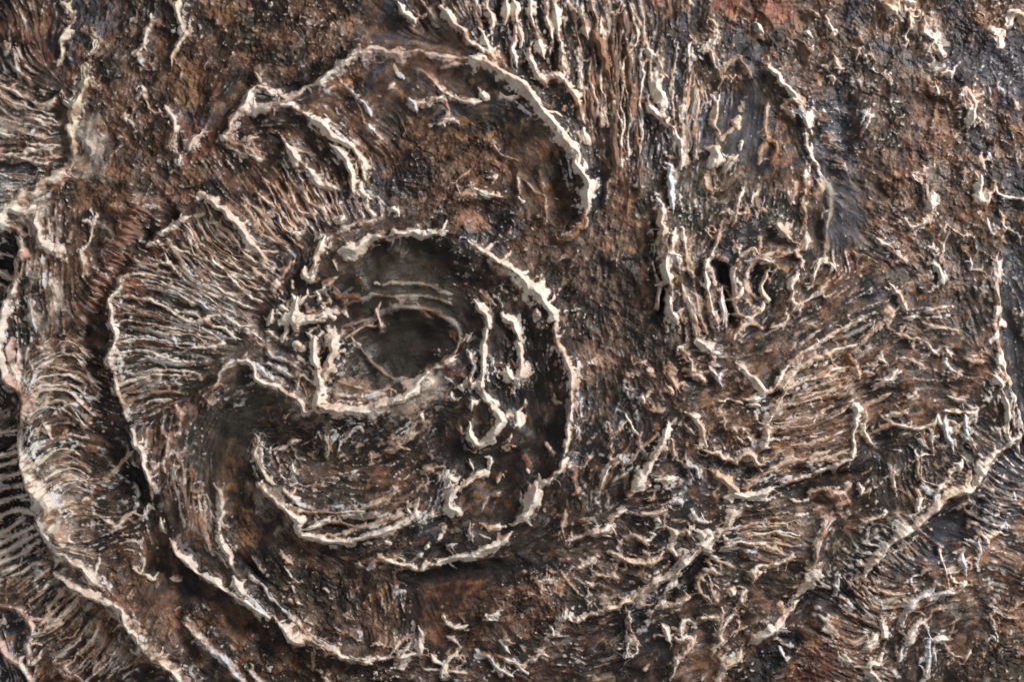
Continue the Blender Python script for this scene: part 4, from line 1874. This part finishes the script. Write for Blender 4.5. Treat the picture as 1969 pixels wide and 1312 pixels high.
# ------------------------------------------------------------------ pigment
lift = (H - blur(H, 5)); lift = lift / lift.std()
cells = grid_of(PLAN, 40, 28, lambda a: PIG[a])
jx, jy = 34 * (hA[1] - .5) + 18 * (hB[1] - .5), 34 * (hA[2] - .5) + 18 * (hB[2] - .5)
cells = cells * 0.84 + 0.16 * srgb(94, 68, 53)
base = upsample(cells, wx + jx + 10 * comb_wide * tex['h'], wy + jy)
vary = np.exp(0.22 * noise(9, 131) + 0.12 * rng.normal(size=(NY, NX)).astype(np.float32) + 0.14 * noise(3, 178) + 0.22 * (hB[0] - .5) * 2 + 0.24 * (hA[0] - .5) * 2 * (tex['c'] + tex['p']) + (0.22 * tex['h'] + 0.12 * tex['n']) * comb_fine + 0.15 * noise(60, 132))[..., None]
base = base * vary
# thin warm and cool scumbles that drift over the whole picture
warm = smooth(0.25, 0.9, fbm(30, 141, 3))[..., None]
cool = smooth(0.45, 1.0, fbm(38, 142, 3))[..., None]
base = base * (1 - 0.3 * warm) + 0.3 * warm * base * np.array([1.25, 0.98, 0.78], np.float32)
base = base * (1 - 0.40 * cool) + 0.40 * cool * base * np.array([0.88, 1.0, 1.22], np.float32)
amt = (1 - 0.65 * tex['n'])[..., None]
base = base * (1 + amt * loaded[..., None] * (np.array([0.40, 0.36, 0.34], np.float32)))
base = base * (1 - 0.50 * amt * lean[..., None])
fr = (amt[..., 0] * fresh * smooth(-.4, .4, noise(48, 183)))[..., None]
frc = np.where((hA[2] > .72)[..., None], srgb(150, 122, 102), np.where((hA[2] > .4)[..., None], srgb(134, 94, 68), srgb(112, 104, 100)))
base = base * (1 - 0.7 * fr) + 0.7 * fr * frc
# black undercoat left bare in ragged patches
bare = smooth(0.05, 0.6, fbm(22, 143, 4, 0.6) - 0.2 + 0.38 * tex['v'] + 0.1 * tex['h'])[..., None] * 0.70
base = base * (1 - bare) + PIG['k'] * bare
# ochre and rust touches
och = smooth(1.3, 1.9, noise(8, 144) + 0.4 * noise(4, 147) + 0.7 * noise(70, 145) + 0.35 * lift)[..., None]
base = base * (1 - 0.4 * och) + 0.4 * och * np.where(hA[0][..., None] > .5, srgb(176, 122, 44), srgb(136, 84, 52))

CREAM = {'c': srgb(234, 216, 199), 't': srgb(196, 168, 144), 'w': srgb(208, 206, 208), 'o': srgb(152, 110, 74), 'y': srgb(222, 206, 178),
         'p': srgb(212, 180, 164), 'g': srgb(140, 136, 130), 'b': srgb(106, 82, 68), 'r': srgb(124, 78, 60), 'q': srgb(134, 96, 79), 'z': srgb(230, 224, 217), 's': srgb(96, 98, 106)}
tint = np.exp((0.16 * comb_fine + 0.2 * comb_wide) * (1 - 0.6 * tex['n']) + 0.28 * noise(20, 148) + 0.15 * noise(5, 149))[..., None]
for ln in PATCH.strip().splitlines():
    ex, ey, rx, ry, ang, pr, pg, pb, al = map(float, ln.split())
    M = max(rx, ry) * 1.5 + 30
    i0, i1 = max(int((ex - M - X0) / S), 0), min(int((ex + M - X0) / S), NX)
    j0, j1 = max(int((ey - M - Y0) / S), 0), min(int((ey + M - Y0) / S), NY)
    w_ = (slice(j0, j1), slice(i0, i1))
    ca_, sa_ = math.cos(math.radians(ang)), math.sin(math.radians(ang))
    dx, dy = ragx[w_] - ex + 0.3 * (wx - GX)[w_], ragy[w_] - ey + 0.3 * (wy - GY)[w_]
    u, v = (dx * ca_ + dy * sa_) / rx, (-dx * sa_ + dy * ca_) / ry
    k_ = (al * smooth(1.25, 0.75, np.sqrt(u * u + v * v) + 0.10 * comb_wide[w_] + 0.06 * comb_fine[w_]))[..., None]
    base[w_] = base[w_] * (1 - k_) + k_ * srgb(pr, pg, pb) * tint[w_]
# dry-brushed pale paint caught on the raised texture
amount = 0.40 * noise(50, 151) + 0.38 * noise(17, 152) + 0.45 * noise(5, 153) + 0.35 * noise(3, 158)
pale_bias = tex['v'] * 0.4 + tex['h'] * 0.45 - tex['n'] * 0.6 - tex['c'] * 0.05 - 0.05 * tex['p']
pale_bias = pale_bias + 0.9 * ridge_halo - 0.1
dry = smooth(0.85, 2.1, lift + amount + pale_bias) * (1 - on_ridge)
thr = busy * np.clip(0.8 * smooth(.78, .97, runs) * on1 + 0.6 * smooth(.75, .95, runs2) + 0.5 * smooth(.8, .97, crumple2), 0, 1) * (tex['v'] + 0.5 * tex['h']) * smooth(-.3, .5, noise(24, 154) + .5 * noise(5, 175))
fine = H - blur(H, 2.4); fine = fine / fine.std()
fleck = smooth(1.25, 2.0, fine + 0.8 * noise(3, 159) + 0.5 * noise(40, 160) + 0.5 * pale_bias - 0.45 * tex['c'] - 0.2 * tex['p']) * (1 - on_ridge)
scuff = smooth(0.68, 0.86, ridge_halo * (0.55 + 0.42 * comb_fine + 0.30 * noise(4.5, 168) + 0.40 * noise(2.8, 174) + 0.45 * noise(30, 169)) + 0.10 * lift) * (1 - on_ridge)
quiet = 1 - 0.75 * tex['n']
dry = np.clip(quiet * dry * 0.6 + 0.45 * thr * (1 - on_ridge) + 0.75 * fleck + 0.9 * scuff * quiet, 0, 0.92)[..., None]
tone = smooth(-.5, .7, noise(28, 155) + 0.3 * noise(7, 156))[..., None]
cool2 = np.clip(smooth(0.35, 0.9, noise(55, 157)) + 0.7 * scuff, 0, 1)[..., None]
speck_n = rng.normal(size=(NY, NX)).astype(np.float32)
speck = smooth(3.1, 3.7, speck_n + 0.45 * np.clip(lift, -1.5, 2) + 0.35 * noise(30, 177) + 0.5 * pale_bias)[..., None] * 0.75
dry = np.maximum(dry, speck * (1 - on_ridge[..., None]))
drycol = (srgb(196, 160, 132) * (1 - tone) + srgb(226, 212, 202) * tone) * (1 - 0.65 * cool2) + 0.65 * cool2 * srgb(204, 206, 212)
pig = base * (1 - dry) + drycol * dry
# paint on the ridges
ridge_col = np.zeros((NY, NX, 3), np.float32)
cover = np.zeros((NY, NX), np.float32)
tab = np.array([CREAM[c.lower()] for c, _, _ in strokes], np.float32)
up = np.array([c.isupper() for c, _, _ in strokes])
up_tan = np.array([c == 'T' for c, _, _ in strokes])
tab[up_tan] = srgb(216, 190, 164)
rc = tab[np.clip(ridge_id, 0, None)]
bu = up[np.clip(ridge_id, 0, None)]
streak = 0.26 * noise(5, 161) + 0.26 * noise(12, 162) + 0.18 * comb_fine + 0.22 * noise(26, 163)
streak = streak + 0.28 * noise(3, 173)
edge = np.where(bu, smooth(0.84, 0.66, ridge_t + 0.38 * streak), smooth(0.85, 0.36, ridge_t + 0.36 * streak))
zz = np.array([c == 'z' for c, _, _ in strokes])[np.clip(ridge_id, 0, None)]
gap = np.where(zz, 0.92 * smooth(0.0, 0.38, 0.30 * comb_fine + 0.45 * noise(3.2, 179) + 0.30 * noise(9, 180) + 0.3 * noise(28, 181) + 0.12), 0) + ~zz * np.where(bu, smooth(0.85, 0.5, streak), 0.15 + 0.85 * smooth(0.55, 0.0, streak))
cov = (edge * gap * (ridge_id >= 0))[..., None]
rc = rc * np.exp(0.12 * noise(8, 164) + 0.10 * noise(3.0, 165))[..., None]
stain = smooth(0.15, 0.8, noise(16, 166) + 0.4 * noise(6, 167) + 0.5 * noise(70, 182))[..., None] * np.where(bu, 0.45, 0.75)[..., None]
rc = rc * (1 - stain) + stain * rc * np.array([0.80, 0.60, 0.46], np.float32)
flank = (smooth(1.25, 0.5, ridge_t + 0.3 * streak) * (0.45 + 0.35 * smooth(-.3, .5, streak)) * (ridge_id >= 0) * ~zz)[..., None]
rust = srgb(146, 104, 76) * np.exp(0.25 * noise(12, 176))[..., None]
pig = pig * (1 - flank) + rust * flank
pig = pig * (1 - cov) + rc * cov
grey = pig.mean(-1, keepdims=True)
pig = np.clip(grey + (pig - grey) * 0.88, 0.004, 0.85)
gloss = np.clip(0.52 + 0.15 * noise(40, 171) + 0.10 * noise(6, 172) + 0.12 * cov[..., 0], 0.36, 0.85)

# ------------------------------------------------------------------ material
def paint_material(name):
    m = bpy.data.materials.new(name)
    m.use_nodes = True
    nt = m.node_tree
    bs = nt.nodes['Principled BSDF']
    at = nt.nodes.new('ShaderNodeAttribute'); at.attribute_name = 'pigment'
    ar = nt.nodes.new('ShaderNodeAttribute'); ar.attribute_name = 'gloss'
    co = nt.nodes.new('ShaderNodeTexCoord')
    nz = nt.nodes.new('ShaderNodeTexNoise'); nz.inputs['Scale'].default_value = 900; nz.inputs['Detail'].default_value = 3
    mr = nt.nodes.new('ShaderNodeMapRange')
    mr.inputs['To Min'].default_value, mr.inputs['To Max'].default_value = 0.5, 1.5
    mul = nt.nodes.new('ShaderNodeVectorMath'); mul.operation = 'SCALE'
    bp = nt.nodes.new('ShaderNodeBump'); bp.inputs['Strength'].default_value = 0.5; bp.inputs['Distance'].default_value = 0.0006
    L = nt.links.new
    L(co.outputs['Object'], nz.inputs['Vector'])
    L(nz.outputs['Fac'], mr.inputs['Value'])
    L(at.outputs['Color'], mul.inputs[0]); L(mr.outputs['Result'], mul.inputs['Scale'])
    L(mul.outputs['Vector'], bs.inputs['Base Color'])
    L(ar.outputs['Fac'], bs.inputs['Roughness'])
    L(nz.outputs['Fac'], bp.inputs['Height']); L(bp.outputs['Normal'], bs.inputs['Normal'])
    bs.inputs['Specular IOR Level'].default_value = 0.27
    return m
paint = paint_material('oil_paint')

def board_material():
    m = bpy.data.materials.new('wooden_board'); m.use_nodes = True
    nt = m.node_tree; bs = nt.nodes['Principled BSDF']
    nz = nt.nodes.new('ShaderNodeTexNoise'); nz.inputs['Scale'].default_value = 60
    cr = nt.nodes.new('ShaderNodeValToRGB')
    cr.color_ramp.elements[0].color = (0.10, 0.07, 0.05, 1); cr.color_ramp.elements[1].color = (0.20, 0.15, 0.10, 1)
    nt.links.new(nz.outputs['Fac'], cr.inputs['Fac']); nt.links.new(cr.outputs['Color'], bs.inputs['Base Color'])
    bs.inputs['Roughness'].default_value = 0.7
    return m

# ------------------------------------------------------------------ cut the one paint skin into its parts
def inside(poly, x, y):
    r = np.zeros(x.shape, bool)
    j = len(poly) - 1
    for i in range(len(poly)):
        (xi, yi), (xj, yj) = poly[i], poly[j]
        if yi != yj: r ^= ((yi > y) != (yj > y)) & (x < (xj - xi) * (y - yi) / (yj - yi) + xi)
        j = i
    return r
bodies = [('paint_ground', 'flaked brown and black paint ground around the shells')]
body = np.zeros((NY, NX), np.int32)
blist = [tuple(p.strip() for p in ln.split('|')) for ln in BODIES.strip().splitlines()]
for nm, lb, outl in reversed(blist):
    poly = [tuple(float(q) for q in p.split(',')) for p in outl.split()]
    bodies.append((nm, lb))
    body[inside(poly, ragx, ragy)] = len(bodies) - 1

part_id = np.where(ridge_id >= 0, owner[np.clip(ridge_id, 0, None)], -1)
own = (ridge_id >= 0) & ~zz & (ridge_t < 0.85) & (ridge_h > 1.0)
counts = np.bincount(part_id[own], minlength=len(strokes))
length = np.array([np.hypot(*np.diff(p, axis=0).T).sum() if len(p) > 1 else 0 for _, _, p in strokes])
wid = np.array([w for _, w, _ in strokes])
knob = length < 3.2 * wid
def kind_name(k):
    c, w, p = strokes[k]
    m = p.mean(0)
    if knob[k]: return 'paint_knob'
    if inside(dict_poly['drip_curtain'], m[0:1], m[1:2])[0] and c in 'CcTt': return 'paint_drip'
    if w <= 4: return 'paint_thread'
    return 'paint_ridge'
dict_poly = {nm: [tuple(float(q) for q in p.split(',')) for p in outl.split()] for nm, _, outl in blist}
names = [kind_name(k) for k in range(len(strokes))]
single = np.zeros(len(strokes), bool)
for nm in set(names):
    ks = [k for k in range(len(strokes)) if names[k] == nm and counts[k] > 24]
    ks.sort(key=lambda k: -counts[k])
    single[ks[:290]] = True
flat = np.flatnonzero(own)
pair = np.bincount(part_id.ravel()[flat] * len(bodies) + body.ravel()[flat], minlength=len(strokes) * len(bodies)).reshape(len(strokes), -1)
home = pair.argmax(1)                          # the body each stroke sits on

NB = len(bodies)
lab = body.copy()                              # 0..NB-1 bodies, NB..2NB-1 small strokes on a body, then single strokes
rid = np.clip(part_id, 0, None)
lab = np.where(own, np.where(single[rid], 2 * NB + rid, NB + home[rid]), lab)
lab = lab[:-1, :-1]
# a crest that others cut through keeps its largest piece; the scraps join the fine threads
cells_of = np.argsort(lab, axis=None, kind='stable')
sorted_lab = lab.ravel()[cells_of]
for k in np.flatnonzero(single):
    a, b = np.searchsorted(sorted_lab, [2 * NB + k, 2 * NB + k + 1])
    todo = {divmod(int(v), NX - 1) for v in cells_of[a:b]}
    pieces = []
    while todo:
        stack, piece = [todo.pop()], []
        while stack:
            y, x = stack.pop(); piece.append((y, x))
            for q_ in ((y - 1, x - 1), (y - 1, x), (y - 1, x + 1), (y, x - 1), (y, x + 1), (y + 1, x - 1), (y + 1, x), (y + 1, x + 1)):
                if q_ in todo: todo.remove(q_); stack.append(q_)
        pieces.append(piece)
    pieces.sort(key=len)
    for piece in pieces[:-1]:
        for y, x in piece: lab[y, x] = NB + home[k]
lab = lab.ravel()

H[0, :] = H[-1, :] = -59.5; H[:, 0] = H[:, -1] = -59.5
VX, VY, VZ = to_world(GX.ravel(), GY.ravel(), H.ravel())
VZ = np.broadcast_to(VZ, VX.shape)
verts = np.stack([VX, VY, VZ], 1).astype(np.float32)
ii = (np.arange(NY - 1)[:, None] * NX + np.arange(NX - 1)[None, :]).ravel()
quads = np.stack([ii, ii + NX, ii + NX + 1, ii + 1], 1)
pig4 = np.concatenate([pig.reshape(-1, 3), np.ones((NX * NY, 1), np.float32)], 1).astype(np.float32)
gl = gloss.ravel().astype(np.float32)

remap = np.full(NX * NY, -1, np.int64)
def skin(name, faces, parent, origin):
    used = np.unique(faces)
    remap[used] = np.arange(len(used))
    f = remap[faces]
    me = bpy.data.meshes.new(name)
    me.vertices.add(len(used)); me.vertices.foreach_set('co', (verts[used] - origin).ravel())
    me.loops.add(f.size); me.loops.foreach_set('vertex_index', f.ravel().astype(np.int32))
    me.polygons.add(len(f)); me.polygons.foreach_set('loop_start', np.arange(0, f.size, 4, dtype=np.int32))
    me.update(calc_edges=True)
    me.polygons.foreach_set('use_smooth', np.ones(len(f), bool))
    a = me.attributes.new('pigment', 'FLOAT_COLOR', 'POINT'); a.data.foreach_set('color', pig4[used].ravel())
    g = me.attributes.new('gloss', 'FLOAT', 'POINT'); g.data.foreach_set('value', gl[used])
    me.materials.append(paint)
    o = bpy.data.objects.new(name, me)
    col.objects.link(o)
    o.parent = parent
    o.location = origin - (np.array(parent['at'].to_list()) if parent and 'at' in parent else 0)
    return o

root = bpy.data.objects.new('relief_painting', None)
root.empty_display_size = 0.1
base_at = np.array(to_world(PW / 2, Y1, 0))
root.location = base_at
root['at'] = [float(v) for v in base_at]
root['label'] = 'thick impasto relief painting of coiled fossil shells in brown, black and cream'
root['category'] = 'painting'
col.objects.link(root)

order = np.argsort(lab, kind='stable')
ls = lab[order]
starts = np.flatnonzero(np.r_[True, ls[1:] != ls[:-1]])
ends = np.r_[starts[1:], len(ls)]
groups = {int(ls[a]): quads[order[a:b]] for a, b in zip(starts, ends)}
body_obj = {}
for b in range(NB):
    at = verts[groups[b].ravel()].mean(0).astype(np.float64)
    o = skin(bodies[b][0], groups[b], root, at)
    o['at'] = [float(v) for v in at]
    o['label'] = bodies[b][1]
    body_obj[b] = o
for key, fc_ in groups.items():
    if key < NB: continue
    at = verts[fc_.ravel()].mean(0).astype(np.float64)
    if key < 2 * NB:
        o = skin('fine_threads', fc_, body_obj[key - NB], at)
        o['kind'] = 'stuff'
    else:
        k = key - 2 * NB
        skin(names[k], fc_, body_obj[int(home[k])], at)

# the board behind the paint
x0, yb, z0 = to_world(X0, Y1, -58.5); x1, _, z1 = to_world(X1, Y0, 0)
yk = yb + 0.018
bm = bpy.data.meshes.new('board')
bv = [(x, y, z) for x in (x0, x1) for y in (yb, yk) for z in (z0, z1)]
bm.from_pydata([tuple(np.array(v) - base_at) for v in bv], [], [(0, 1, 3, 2), (4, 6, 7, 5), (0, 4, 5, 1), (2, 3, 7, 6), (0, 2, 6, 4), (1, 5, 7, 3)])
bm.materials.append(board_material())
bo = bpy.data.objects.new('board', bm); col.objects.link(bo); bo.parent = root
for o in bpy.data.objects:
    if 'at' in o: del o['at']
